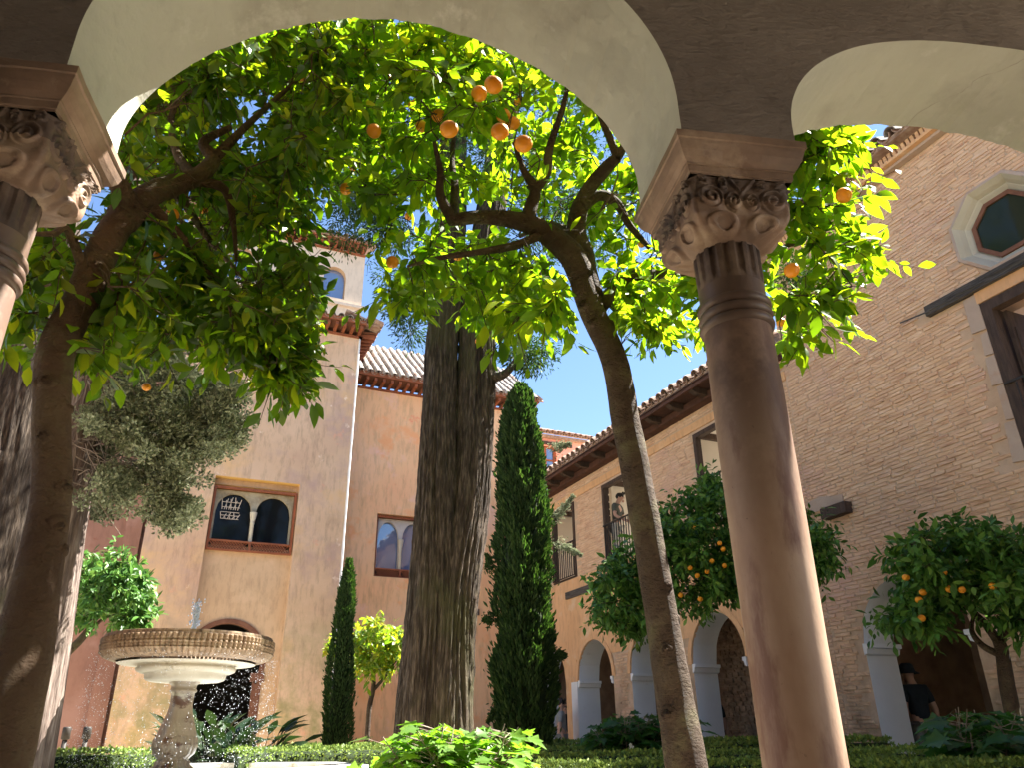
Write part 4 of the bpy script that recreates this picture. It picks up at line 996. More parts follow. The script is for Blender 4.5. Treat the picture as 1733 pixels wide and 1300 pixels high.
LR = [(trR, [.125, .105, .090, .088, .088, .080, .086, .078, .070], 26, .06),
      (px_pts([(985, 470, 4.3), (965, 430, 4.25), (925, 395, 4.2), (880, 375, 4.1), (820, 367, 4.05), (760, 372, 4.0)]), [.09, .085, .072, .058, .048, .040], 16, .08),
      (px_pts([(1000, 500, 4.35), (985, 440, 4.35), (975, 385, 4.35), (990, 330, 4.3), (1020, 290, 4.2), (1045, 265, 4.1)]), [.08, .085, .066, .055, .045, .035], 16, .08),
      (px_pts([(890, 380, 4.1), (900, 345, 4.1), (905, 320, 4.05), (885, 285, 4.0), (870, 240, 3.9)]), [.05, .042, .036, .022, .012], 10, .08),
      (px_pts([(905, 322, 4.05), (925, 290, 4.0), (930, 250, 3.9), (950, 190, 3.7), (960, 150, 3.6)]), [.036, .034, .026, .02, .012], 10, .08),
      (px_pts([(985, 350, 4.3), (1015, 330, 4.35), (1045, 345, 4.4), (1065, 380, 4.5), (1100, 420, 4.6)]), [.04, .042, .034, .026, .016], 10, .08),
      (px_pts([(765, 372, 4.0), (745, 330, 3.9), (745, 290, 3.8), (735, 240, 3.7)]), [.038, .032, .024, .012], 10, .08),
      (px_pts([(765, 372, 4.0), (770, 320, 4.1), (765, 270, 4.2), (770, 210, 4.2)]), [.032, .028, .02, .012], 10, .08),
      (px_pts([(910, 400, 4.15), (870, 415, 4.05), (820, 425, 3.9), (750, 435, 3.8), (690, 450, 3.7)]), [.032, .028, .022, .016, .008], 10, .08),
      (px_pts([(975, 400, 4.35), (950, 385, 4.5), (920, 380, 4.8), (880, 400, 5.2)]), [.04, .03, .022, .014], 10, .08),
      (px_pts([(1015, 520, 4.4), (1060, 470, 4.5), (1110, 465, 4.6), (1180, 455, 4.7), (1290, 430, 4.7), (1370, 400, 4.5)]), [.05, .045, .04, .032, .02, .012], 12, .08),
      (px_pts([(1045, 265, 4.1), (1090, 200, 4.0), (1200, 120, 4.0)]), [.032, .024, .012], 8, .06),
      (px_pts([(1180, 455, 4.7), (1300, 330, 4.5), (1400, 200, 4.3)]), [.028, .02, .01], 8, .06),
      (px_pts([(1200, 470, 4.7), (1300, 520, 4.7), (1390, 500, 4.6)]), [.026, .018, .01], 8, .06),
      (px_pts([(1045, 265, 4.1), (1000, 160, 3.9), (940, 60, 3.8)]), [.03, .022, .01], 8, .06)]
REGR = [([(420, 30), (760, 20), (760, 200), (600, 260), (470, 160)], 40, 3.9, 5.4), ([(480, 40), (660, 40), (640, 320), (575, 330), (500, 260)], 70, 3.8, 5.8), ([(620, -60), (1180, -80), (1180, 330), (1080, 420), (1000, 370), (880, 340), (760, 330), (690, 300), (640, 240), (560, 180)], 300, 3.4, 6.2),
        ([(570, 250), (760, 300), (800, 420), (960, 470), (930, 560), (900, 585), (850, 560), (800, 480), (740, 500), (680, 470), (640, 470), (620, 420), (640, 340), (570, 330)], 62, 3.6, 5.2),
        ([(780, 400), (960, 430), (950, 560), (870, 575), (800, 560)], 34, 4.0, 5.6),
        ([(1020, 420), (1180, 420), (1195, 600), (1130, 600), (1060, 600), (1020, 540)], 34, 4.0, 5.6),
        ([(640, 470), (730, 490), (715, 530), (660, 520)], 6, 3.8, 4.8),
        ([(1150, 100), (1400, 80), (1465, 170), (1475, 280), (1455, 400), (1500, 440), (1440, 520), (1330, 600), (1290, 560), (1180, 560)], 125, 3.5, 4.9),
        ([(620, 60), (880, 90), (900, 190), (700, 210)], 34, 3.1, 3.9)]
trL = px_pts([(-60, 1420, 3.75), (10, 1220, 3.8), (55, 1020, 3.85), (85, 850, 3.9), (88, 720, 3.9), (95, 600, 3.9), (140, 500, 3.9), (185, 400, 3.9), (225, 350, 3.9)])
trL[0][2] = -.05
LL = [(trL, [.150, .122, .098, .082, .082, .084, .080, .078, .068], 26, .05),
      (px_pts([(205, 370, 3.9), (260, 325, 3.95), (330, 300, 4.0), (360, 270, 4.0), (345, 240, 4.0), (390, 215, 4.0)]), [.085, .07, .055, .044, .03, .02], 16, .08),
      (px_pts([(225, 360, 3.9), (205, 320, 3.8), (185, 280, 3.7), (165, 230, 3.7)]), [.06, .05, .045, .035], 14, .06),
      (px_pts([(330, 300, 4.0), (300, 260, 4.2), (290, 200, 4.3), (310, 150, 4.3)]), [.035, .028, .02, .012], 10, .08),
      (px_pts([(330, 305, 4.0), (380, 320, 4.1), (395, 380, 4.2), (400, 440, 4.2)]), [.035, .026, .018, .010], 10, .08),
      (px_pts([(150, 480, 3.9), (115, 390, 3.8), (90, 395, 3.7), (45, 395, 3.6)]), [.03, .02, .016, .01], 8, .08),
      (px_pts([(250, 335, 3.95), (300, 330, 4.4), (350, 400, 4.9), (420, 480, 5.2)]), [.04, .03, .022, .012], 10, .08),
      (px_pts([(360, 270, 4.0), (430, 200, 4.0), (520, 120, 4.0)]), [.036, .022, .01], 8, .06),
      (px_pts([(250, 340, 3.95), (330, 430, 4.0), (420, 560, 4.1), (500, 630, 4.2)]), [.035, .022, .014, .008], 8, .06),
      (px_pts([(140, 500, 3.9), (90, 480, 4.3), (40, 500, 4.7)]), [.03, .02, .01], 8, .06),
      (px_pts([(165, 235, 3.7), (180, 150, 3.9), (260, 40, 4.0)]), [.034, .024, .012], 8, .06)]
REGL = [([(300, 250), (520, 240), (535, 400), (500, 425), (330, 420)], 55, 4.3, 5.8), ([(440, 560), (555, 610), (520, 670), (440, 660)], 16, 3.9, 4.6), ([(380, 480), (530, 460), (530, 560), (400, 580)], 26, 4.1, 5.4), ([(150, 60), (560, 0), (600, 200), (480, 300), (200, 260)], 60, 4.2, 6.0), ([(180, 60), (600, -40), (640, 120), (620, 240), (560, 330), (480, 330), (420, 300), (230, 330), (200, 240)], 150, 3.3, 5.6),
        ([(200, 20), (520, -60), (560, 90), (400, 160), (250, 200)], 70, 3.3, 5.0),
        ([(200, 290), (480, 310), (500, 400), (540, 480), (520, 545), (480, 580), (400, 560), (200, 560)], 110, 3.5, 5.4),
        ([(20, 380), (200, 330), (210, 590), (60, 600), (0, 590)], 56, 3.6, 5.2),
        ([(200, 530), (420, 530), (430, 590), (330, 600), (240, 610), (180, 590)], 28, 3.7, 4.8),
        ([(420, 560), (500, 590), (520, 625), (470, 640), (430, 600)], 15, 3.9, 4.4)]
for limbs_, n_ in ((LR, 10), (LL, 8)):
    for pts_, rad_, _a, _b in limbs_[:n_]:
        Q_ = smooth_path(pts_, 6); rq = np.interp(np.linspace(0, len(rad_)-1, len(Q_)), range(len(rad_)), rad_); X_, Y_, D_ = proj(Q_)
        CLR += [(a_, b_, c_, r_/c_*FPX+22, .95) for a_, b_, c_, r_ in zip(X_, Y_, D_, rq)]
for (x_, y_, s_) in ORA+ORL:
    p_, d_ = orange_place(x_, y_, s_); CLR.append((x_, y_, d_, s_*.5+12, .97))
near_tree('orange_tree', 'slender leaning orange tree in mid view with sunlit crown and cluster of ripe fruit overhead', (trR[0][0], trR[0][1], 0), LR, REGR, m_barkd, ORA, None)
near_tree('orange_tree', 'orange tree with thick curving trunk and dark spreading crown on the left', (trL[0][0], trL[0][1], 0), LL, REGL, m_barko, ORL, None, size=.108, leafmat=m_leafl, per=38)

# ---- big cypress trunks with furrowed bark
def bark_trunk(mb, path, radii, mt, seg=150, nz=260, groove=.10, fx=9, seedv=0, flare=0, lobes=None):
    P = smooth_path(path, 12); t = np.linspace(0, 1, len(P)); zt = np.linspace(0, 1, nz+1)
    C = np.stack([np.interp(zt, t, P[:, k]) for k in range(3)], 1); r = np.interp(zt, np.linspace(0, 1, len(radii)), radii)
    a = np.arange(seg)*2*math.pi/seg; A, Z = np.meshgrid(a, C[:, 2]); tw = A+Z*.10
    cx = np.cos(tw)*fx/2; cy = np.sin(tw)*fx/2
    n1 = 1-np.abs(fbm(np.stack([cx+seedv, cy, Z*.55], -1), 3)); n2 = 1-np.abs(fbm(np.stack([cx*3.1+seedv, cy*3.1, Z*1.6+4], -1), 3)); n3 = fbm(np.stack([np.cos(tw)*1.2+seedv, np.sin(tw)*1.2, Z*.4], -1), 2)
    d = groove*(.55*n1+.35*n2-.55)+.10*n3
    if lobes: d = d+sum(am*np.cos(k*(A-ph)) for k, am, ph in lobes)
    R = r[:, None]*(1+d)
    V = np.stack([C[:, 0:1]+np.cos(A)*R, C[:, 1:2]+np.sin(A)*R, np.broadcast_to(C[:, 2:3], A.shape)], -1).reshape(-1, 3)
    fs = [(i*seg+j, i*seg+(j+1) % seg, (i+1)*seg+(j+1) % seg, (i+1)*seg+j) for i in range(nz) for j in range(seg)]
    mb.add(V, fs, mt, True); return C
def sprays(name, parent, P, D, L, wr, mt, kind='spray', up=None):
    N = rng.normal(0, 1, P.shape); me = leafmesh(name, P, D, N, L, wr, mt, kind, .08); o = link(name, me, parent); return tag(o, kind='stuff')
def cloud(tips, n, r, stretch=(1, 1, 1)):
    k = rng.integers(len(tips), size=n); d = nrm(rng.normal(0, 1, (n, 3)))*(rng.random((n, 1))**.5)*r*np.array(stretch); return tips[k]+d, d
TRK = 8.3
b0 = foot(728, 1255, TRK)
ct = thing('old_cypress', 'huge twin-stemmed old cypress trunk with deeply furrowed bark in the middle of the garden', 'tree', tuple(b0))
mb = MB()
def tr_at(x, y, dr=0): return atR(x, y, TRK+dr)
cr = bark_trunk(mb, [foot(716, 1255, TRK, -.1), tr_at(722, 1200), tr_at(738, 1000), tr_at(742, 850), tr_at(745, 700), tr_at(747, 600), tr_at(757, 480), tr_at(765, 350), tr_at(770, 150, .2), tr_at(790, -150, .4)], [.33, .30, .27, .235, .205, .198, .195, .19, .17, .13], m_barkg, seg=210, groove=.24, fx=14, seedv=1)
cr2 = bark_trunk(mb, [foot(742, 1255, TRK, -.1), tr_at(745, 1200), tr_at(762, 1000), tr_at(790, 850, .05), tr_at(803, 700, .1), tr_at(808, 600, .1), tr_at(812, 480, .1), tr_at(830, 350, .2), tr_at(860, 150, .3), tr_at(880, -150, .4)], [.335, .31, .285, .25, .235, .228, .22, .20, .17, .13], m_barkg, seg=210, groove=.24, fx=14, seedv=5)
mb.build('trunk', ct)
# dark feathery crown glimpsed above
def feather_region(poly, n, r0, r1): return sample_poly(poly, n, r0, r1)
tips = np.vstack([feather_region([(560, 330), (640, 320), (700, 420), (640, 450), (590, 420), (560, 400)], 26, 7.6, 8.6),
                  feather_region([(600, 120), (1000, 60), (1050, 400), (900, 480), (780, 300), (650, 300)], 130, 7.2, 9.5),
                  feather_region([(860, 595), (930, 585), (935, 625), (890, 615)], 9, 8.0, 8.6), feather_region([(650, 450), (720, 430), (720, 600), (650, 560)], 12, 8.0, 9.0),
                  feather_region([(1320, 440), (1380, 450), (1360, 520)], 5, 8, 9)])
tw_ = MB(); grow(tw_, list(cr[120::4])+list(cr2[120::4]), tips, m_barkg, r_base=.03, r_tip=.004, sag=.1); tag(tw_.build('branchlets', ct), kind='stuff')
q = MB(); limb(q, px_pts([(835, 640, 8.3), (855, 632, 8.2), (870, 615, 8.2), (875, 600, 8.2)]), [.06, .05, .04, .02], m_barkg); q.build('broken_limb', ct)
P, D = cloud(tips, 46000, .25); sprays('foliage', ct, P, D+np.array([0, 0, -.06]), .03+.04*rng.random(len(P)), .13, m_cyp)

# ---- pale trunks on the left
def big_left(name, label, pts, radii, mt, sv, R):
    t = thing(name, label, 'tree', tuple(np.array([pts[0][0], pts[0][1], 0]))); mb = MB(); C = bark_trunk(mb, pts, radii, mt, 130, 220, .12, 10, sv); mb.build('trunk', t); return t, C
Rb = 7.6
t1, C1 = big_left('pale_cypress', 'sunlit pale cypress trunk with ragged grey green foliage behind the left orange tree', [foot(38, 1262, Rb, -.1), atR(46, 1200, Rb), atR(75, 1050, Rb), atR(100, 900, Rb), atR(122, 780, Rb), atR(140, 690, Rb), atR(165, 560, Rb), atR(200, 400, Rb), atR(240, 200, Rb)], [.29, .25, .225, .21, .20, .18, .16, .14, .12], m_barkl, 9, Rb)
Rc = 9.0
t2, C2 = big_left('grey_cypress', 'grey furrowed cypress trunk cut off by the left edge of the picture', [foot(-95, 1262, Rc, -.1), atR(-70, 1150, Rc), atR(-35, 1000, Rc), atR(-5, 850, Rc), atR(22, 700, Rc), atR(50, 560, Rc), atR(85, 420, Rc), atR(110, 250, Rc)], [.46, .40, .36, .34, .33, .31, .28, .22], m_barkg, 14, Rc)
juni = [([(330, 640), (400, 660), (405, 710), (380, 770), (330, 760), (280, 700)], 34), ([(280, 700), (350, 740), (340, 790), (300, 880), (270, 880), (250, 800)], 34), ([(190, 580), (330, 560), (340, 660), (280, 700), (180, 690)], 34), ([(150, 690), (250, 690), (260, 770), (180, 790), (150, 760)], 18), ([(170, 790), (230, 790), (235, 830), (170, 850)], 9)]
tips = np.vstack([sample_poly(p, n, 7.0, 8.1) for p, n in juni]); tw_ = MB()
LJ = [limb(tw_, px_pts([(140, 700, 7.6), (200, 720, 7.5), (280, 740, 7.5), (340, 700, 7.5)]), [.07, .05, .03, .012], m_barkg, seg=10), limb(tw_, px_pts([(135, 760, 7.6), (200, 800, 7.5), (270, 810, 7.4), (300, 850, 7.4)]), [.06, .04, .024, .012], m_barkg, seg=10), limb(tw_, px_pts([(150, 660, 7.6), (220, 640, 7.5), (300, 620, 7.5)]), [.06, .04, .015], m_barkg, seg=10)]
grow(tw_, [p for l in LJ for p in l[::2]], tips, m_barkg, r_base=.02, r_tip=.003, sag=.05); tag(tw_.build('branchlets', t1), kind='stuff')
tips = np.vstack([tips+rng.normal(0, .10, tips.shape) for _ in range(3)]); P, D = cloud(tips, 60000, .115, (1, 1, .8)); D = nrm(D)*.6+nrm(rng.normal(0, 1, D.shape))*.5+np.array([.1, 0, .25])
sprays('foliage', t1, P, D, .018+.028*rng.random(len(P)), .26, m_jun)
q = MB()
for _ in range(120):
    a = atR(120+130*rng.random(), 640+190*rng.random(), 7.35); d = rng.normal(0, 1, 3)*np.array([1, .5, .6])+np.array([.3, -.4, -.1]); d = nrm(d); l = .15+.35*rng.random()
    k1 = a+d*l*.5+rng.normal(0, .03, 3); q.tube([a, k1, a+d*l+np.array([0, 0, -.06])], [.006, .004, .002], m_twig, 4, caps=False)
    e = k1+nrm(rng.normal(0, 1, 3))*l*.4; q.tube([k1, e], [.003, .0015], m_twig, 4, caps=False)
tag(q.build('dead_twigs', t1), kind='stuff')

# ---- columnar cypresses
def column_cypress(name, label, base, top, prof, n, L0, seedv):
    base = np.array(base); t = thing(name, label, 'cypress', tuple(base)); H = top[2]-base[2]; ax = np.array(top)-base
    mb = MB(); mb.tube([base+ax*f for f in np.linspace(0, .95, 12)], np.linspace(.07, .015, 12), m_barkg, 8); mb.build('trunk', t)
    hull = MB(); seg = 40; nz = 60; V = []
    for i in range(nz+1):
        f = i/nz; r = np.interp(f, *prof)*.74
        for j in range(seg):
            a = 2*math.pi*j/seg; q = base+ax*f; w = r*(1+.22*float(vn(np.array([math.cos(a)*1.5+seedv, math.sin(a)*1.5, f*H*1.3]))))
            V.append((q[0]+w*math.cos(a), q[1]+w*math.sin(a), q[2]))
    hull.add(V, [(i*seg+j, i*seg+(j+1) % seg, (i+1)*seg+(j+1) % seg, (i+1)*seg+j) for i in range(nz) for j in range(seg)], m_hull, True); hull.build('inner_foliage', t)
    f = rng.random(n)**.95; a = rng.random(n)*2*math.pi; r = np.interp(f, *prof)
    cl = fbm(np.stack([np.cos(a)*2.2+seedv, np.sin(a)*2.2, f*H*2.2], -1), 3)
    rr = r*(.82+.26*cl+.18*rng.random(n)**2+(rng.random(n) < .02)*.25); P = base+ax*f[:, None]+np.stack([np.cos(a)*rr, np.sin(a)*rr, 0*a], -1)
    kq = (cl > -.62) | (rng.random(n) < .25); P, a, f = P[kq], a[kq], f[kq]; n = len(P)
    D = np.stack([np.cos(a), np.sin(a), 1.6+0*a], -1)+rng.normal(0, .35, (n, 3)); sprays('foliage', t, P, D, L0*(.6+.9*rng.random(n)), .17, m_cyp)
    return t
RC = 12.2
bs = foot(886, 1245, RC); tp = atR(881, 655, RC)
ta_ = column_cypress('column_cypress', 'tall dense columnar cypress rising right of the big twin trunk', bs, tp, ([0, .04, .12, .3, .5, .7, .82, .92, .97, 1], [.24, .32, .39, .43, .42, .38, .34, .26, .17, .04]), 30000, .085, 3)
# loose side sprigs
for (x, y, dx, dy, k) in ((940, 880, 30, -40, 1), (945, 920, 38, 20, 1), (935, 760, 30, -8, 1), (832, 970, -8, -30, 1), (845, 1195, -18, 25, 1), (940, 1110, 15, 0, 1), (832, 1050, -12, 0, 1)):
    a = atR(x, y, RC-.1); b = atR(x+dx, y+dy, RC-.15); tt_ = rng.random((420, 1)); P = a+(b-a)*tt_+rng.normal(0, .05, (420, 3))*(1.1-tt_); o = sprays('sprig', ta_, P, (b-a)*.8+rng.normal(0, .5, (420, 3))*np.linalg.norm(b-a), .03+.03*rng.random(420), .2, m_jun if y < 1000 and x > 900 else m_cyp)
bs = foot(568, 1258, 11.6); tp = atR(591, 950, 11.6)
column_cypress('column_cypress', 'thin young cypress spire in front of the seam between tower and orange wall', bs, tp, ([0, .05, .2, .5, .8, .93, 1], [.13, .18, .19, .165, .11, .06, .015]), 9000, .05, 8)

# ---- small orange trees in the garden
def small_tree(label, base, trunkpts, radii, regions, oranges, leafmt, size, per, nbig, limbs=(), wood=None, r_or=.031, seedR=None, cat='tree', hull=None, name='small_orange_tree'):
    t = thing(name, label, cat, tuple(base)); wood = wood or m_barkd; mb = MB(); P0 = limb(mb, trunkpts, radii, wood, 8, 12, .07); mb.build('trunk', t); nodes = list(P0[len(P0)//2:])
    for pts, rad in limbs:
        q = MB(); nodes += list(limb(q, pts, rad, wood, 6, 9, .06)); q.build('limb', t)
    tips = np.vstack([sample_poly(*r) for r in regions]); tw = MB(); sh = grow(tw, nodes, tips, wood, r_base=.018)
    tag(tw.build('twigs', t), kind='stuff')
    P, D, N, L, side = leaves_on(sh, per, .2, size, side=4, sidel=.22, droop=.30)
    split_leaves('leaf', t, P, D, N, L, .22, leafmt, nbig)
    for (x, y, R) in oranges: put_orange(t, atR(x, y, R), r_or)
    return t
RR1 = 10.3
b = foot(1295, 1250, RR1+.2)
small_tree('shaded orange tree by the brick house with its crown passing behind the marble column', b, [b, atR(1290, 1150, RR1+.2), atR(1278, 1060, RR1+.1), atR(1262, 1020, RR1), atR(1235, 985, RR1)], [.10, .085, .08, .065, .05],
           [([(1110, 860), (1200, 820), (1240, 840), (1260, 1005), (1180, 1030), (1115, 1020)], 150, RR1-.7, RR1+.6), ([(1000, 975), (1050, 925), (1120, 900), (1135, 1000), (1115, 1070), (1040, 1075), (1000, 1030)], 110, RR1-.5, RR1+.8), ([(1190, 805), (1230, 808), (1240, 850), (1190, 850)], 18, RR1-.2, RR1+.3), ([(1340, 860), (1390, 860), (1420, 930), (1395, 975), (1350, 1000)], 42, RR1-.5, RR1+.3), ([(1230, 830), (1350, 850), (1350, 990), (1240, 1000)], 40, RR1-.3, RR1+.3)],
           [(1218, 920, RR1-.62), (1180, 975, RR1-.62), (1205, 950, RR1-.62), (1226, 958, RR1-.62), (1152, 1008, RR1-.62), (1197, 968, RR1-.62), (1174, 893, RR1-.62), (1224, 930, RR1-.62), (1185, 1015, RR1-.62), (1168, 962, RR1-.62)], m_leafd, .10, 52, 150,
           limbs=[([atR(1255, 1015, RR1), atR(1190, 960, RR1), atR(1120, 950, RR1), atR(1060, 985, RR1)], [.05, .035, .025, .012]), ([atR(1262, 1020, RR1), atR(1310, 950, RR1), atR(1390, 920, RR1)], [.045, .03, .015])])
RR2 = 8.6
b = foot(1718, 1262, RR2)
small_tree('forked shaded orange tree before the white-lined arch at the right edge', b, [b, atR(1710, 1190, RR2), atR(1700, 1130, RR2), atR(1695, 1100, RR2), atR(1690, 1085, RR2)], [.075, .065, .06, .055, .05],
           [([(1510, 920), (1600, 890), (1680, 890), (1740, 940), (1730, 1010), (1640, 1020), (1580, 1010), (1500, 980)], 120, RR2-.8, RR2+.5), ([(1480, 1050), (1520, 1010), (1600, 1020), (1600, 1060), (1520, 1070)], 30, RR2-.6, RR2+.2), ([(1660, 1000), (1733, 1000), (1760, 1080), (1690, 1060)], 16, RR2-.4, RR2+.3), ([(1700, 900), (1800, 900), (1820, 1060), (1740, 1040)], 26, RR2-.4, RR2+.5)],
           [(1628, 999, RR2-.68), (1606, 998, RR2-.68), (1555, 1016, RR2-.68), (1680, 993, RR2-.68), (1560, 1047, RR2-.68), (1562, 1003, RR2-.68), (1597, 970, RR2-.68), (1533, 978, RR2-.68)], m_leafd, .105, 44, 250,
           limbs=[([atR(1692, 1090, RR2), atR(1670, 1060, RR2), atR(1640, 1030, RR2), atR(1600, 990, RR2), atR(1550, 970, RR2)], [.045, .035, .03, .022, .012]), ([atR(1695, 1110, RR2), atR(1665, 1095, RR2), atR(1645, 1070, RR2), atR(1648, 1040, RR2)], [.035, .03, .022, .014]), ([atR(1692, 1090, RR2), atR(1720, 1040, RR2), atR(1760, 1000, RR2)], [.035, .025, .012]), ([atR(1600, 990, RR2), atR(1540, 1040, RR2)], [.02, .01])], r_or=.032)
RL = 12.5
b = foot(30, 1262, RL)
small_tree('sunlit bright green orange tree left of the fountain beside the pale trunk', b, [b, atR(60, 1170, RL), atR(95, 1125, RL), atR(135, 1085, RL), atR(155, 1060, RL)], [.07, .065, .058, .05, .04],
           [([(110, 960), (150, 925), (200, 935), (255, 985), (262, 1040), (210, 1050), (130, 1055), (100, 1010)], 105, RL-.8, RL+.8), ([(205, 1030), (262, 1050), (225, 1062)], 12, RL-.6, RL+.3)], [(117, 1038, RL-.5)], m_leafd, .11, 56, 60,
           limbs=[([atR(150, 1065, RL), atR(170, 1040, RL), atR(200, 1020, RL)], [.035, .025, .012]), ([atR(150, 1065, RL), atR(160, 1020, RL), atR(150, 980, RL)], [.035, .025, .012]), ([atR(140, 1080, RL), atR(180, 1045, RL), atR(220, 1040, RL)], [.025, .02, .01])])
RM = 14.5
b = foot(622, 1256, RM)
small_tree('young yellow-leaved orange tree against the orange wall left of the big trunk', b, [b, atR(624, 1210, RM), atR(631, 1170, RM), atR(632, 1140, RM), atR(628, 1110, RM)], [.05, .045, .04, .035, .025],
           [([(545, 1090), (600, 1058), (650, 1052), (690, 1070), (690, 1120), (650, 1125), (620, 1115), (590, 1120), (560, 1108)], 75, RM-.7, RM+.7), ([(590, 1110), (660, 1115), (655, 1145), (600, 1140)], 14, RM-.5, RM+.4)], [], m_leafy, .12, 44, 40,
           limbs=[([atR(631, 1170, RM), atR(650, 1148, RM), atR(670, 1120, RM)], [.03, .024, .012])])

# ---- shrubs with lobed leaves
def shrub(name, label, base, pts, n, leafmt, size, kind, nbig, per=9, wood=None, wr=.55, droop=.05, region=None, upn=.35):
    t = thing(name, label, 'shrub', tuple(base)); tips = np.array(pts) if region is None else np.vstack([sample_poly(*r) for r in region]); mb = MB(); base = np.array(base)
    P, D, N, L = [], [], [], []
    for tp_ in tips:
        bb = base+np.array([rng.normal(0, .12), rng.normal(0, .12), 0]); mid = bb*.45+tp_*.55+np.array([0, 0, .12])+rng.normal(0, .03, 3); S = smooth_path([bb, mid, tp_], 6); mb.tube(S, np.linspace(.010, .003, len(S)), m_twig if wood is None else wood, 5, caps=False)
        for k in range(per):
            f = .55+.45*(k+rng.random())/per; p = S[min(len(S)-1, int(f*(len(S)-1)))]; a = k*2.4+rng.random(); o = np.array([math.cos(a), math.sin(a), .25]); l = .05+.09*rng.random()
            e = p+o*l; mb.tube([p, e], [.0025, .0018], m_twig if wood is None else wood, 4, caps=False)
            P.append(e); D.append(o+np.array([0, 0, -droop-.25*rng.random()])); nn = np.array([0, -.2, 1.])+rng.normal(0, upn, 3); N.append(nn); L.append(size*(.6+.7*rng.random()))
    tag(mb.build('stems', t), kind='stuff'); P, D, N, L = map(np.array, (P, D, N, L)); D = nrm(D); N = nrm(N-D*np.sum(N*D, 1)[:, None])
    split_leaves('leaf', t, P, D, N, L, wr, leafmt, nbig, kind, .22); return t
RF = 4.9
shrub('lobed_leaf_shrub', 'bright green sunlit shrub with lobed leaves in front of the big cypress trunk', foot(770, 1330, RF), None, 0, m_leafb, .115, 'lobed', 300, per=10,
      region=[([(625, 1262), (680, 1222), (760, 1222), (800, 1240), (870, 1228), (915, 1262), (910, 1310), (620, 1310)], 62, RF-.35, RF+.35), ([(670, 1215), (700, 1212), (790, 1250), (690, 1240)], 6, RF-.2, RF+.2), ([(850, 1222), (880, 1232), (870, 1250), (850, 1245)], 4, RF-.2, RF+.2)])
RS = 6.6
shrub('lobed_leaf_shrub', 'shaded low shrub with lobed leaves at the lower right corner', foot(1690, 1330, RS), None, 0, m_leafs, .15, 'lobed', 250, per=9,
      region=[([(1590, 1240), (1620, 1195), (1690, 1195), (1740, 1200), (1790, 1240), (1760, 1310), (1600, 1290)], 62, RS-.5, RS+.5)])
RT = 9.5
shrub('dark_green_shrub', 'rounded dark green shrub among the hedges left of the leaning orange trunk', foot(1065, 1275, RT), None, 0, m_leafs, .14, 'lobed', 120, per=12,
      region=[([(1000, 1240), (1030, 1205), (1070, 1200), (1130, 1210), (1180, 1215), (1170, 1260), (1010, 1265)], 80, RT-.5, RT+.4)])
q = MB()
tf = thing('white_flower', 'tiny white blossom stem below the rounded dark green shrub', 'flower', tuple(foot(1070, 1290, RT-.6)))
for (x, y) in ((1067, 1262), (1070, 1266), (1072, 1272), (1068, 1268), (1073, 1276)):
    p = atR(x, y, RT-.6)
    for k in range(5): a = k*1.256; q.add([p, p+np.array([math.cos(a)*.02, 0, math.sin(a)*.02]), p+np.array([math.cos(a+.6)*.024, -.006, math.sin(a+.6)*.024]), p+np.array([math.cos(a+1.1)*.018, 0, math.sin(a+1.1)*.018])], [(0, 1, 2, 3)], m_flower)
q.build('petals', tf); q = MB(); q.tube([foot(1070, 1290, RT-.6), atR(1070, 1268, RT-.6)], [.004, .002], m_leafs, 5); q.build('stem', tf)
# ---- potted broad-leaf plants in front of the tower door
def aspidistra(label, x, R, n, h, lo, hi, zb=.5, tag_pot=True):
    b = foot(x, 1290, R, 0); t = thing('potted_plant', label, 'potted plant', tuple(b)); mb = MB(); mb.lathe([(.15, 0), (.17, .05), (.21, .36), (.24, .38), (.24, .43), (.20, .43), (.19, .38)], b, m_pot, 24)
    mb.add([b+np.array([.19*math.cos(a), .19*math.sin(a), .39]) for a in np.linspace(0, 6.28, 16)[:-1]], [tuple(range(15))], m_ground); mb.build('pot', t); P, D, N, L = [], [], [], []; st_ = MB()
    for k in range(n):
        a = rng.random()*6.283; el = rng.uniform(lo, hi); p = b+np.array([.1*math.cos(a), .1*math.sin(a), .40]); l = h*(.5+.5*rng.random()); d = np.array([math.cos(a)*math.cos(el), math.sin(a)*math.cos(el), math.sin(el)]); e = p+d*l
        st_.tube([p, (p+e)/2+np.array([0, 0, .04]), e], [.006, .005, .004], m_leafa, 5, caps=False); d2 = nrm(d*.8+np.array([math.cos(a)*.3, math.sin(a)*.3, -.15])); P.append(e-d*.05); D.append(d2); nn = np.array([-.3*math.cos(a), -.3*math.sin(a), 1.])+rng.normal(0, .3, 3); N.append(nn); L.append(.22+.12*rng.random())
    tag(st_.build('stems', t), kind='stuff'); P, D, N, L = map(np.array, (P, D, N, L)); D = nrm(D); N = nrm(N-D*np.sum(N*D, 1)[:, None]); single_leaves('leaf', P, D, N, L, .20, m_leafa, t, 'leaf'); return t
aspidistra('terracotta pot with broad dark leaves standing right of the fountain stem', 372, 10.6, 90, .75, .2, 1.4)
aspidistra('big glossy broad-leaved plant spilling over the hedge end by the tower doorway', 432, 11.0, 80, .72, .15, 1.3)
aspidistra('dark broad-leaved plant half hidden behind the fountain stem', 335, 11.6, 60, .8, .3, 1.4)

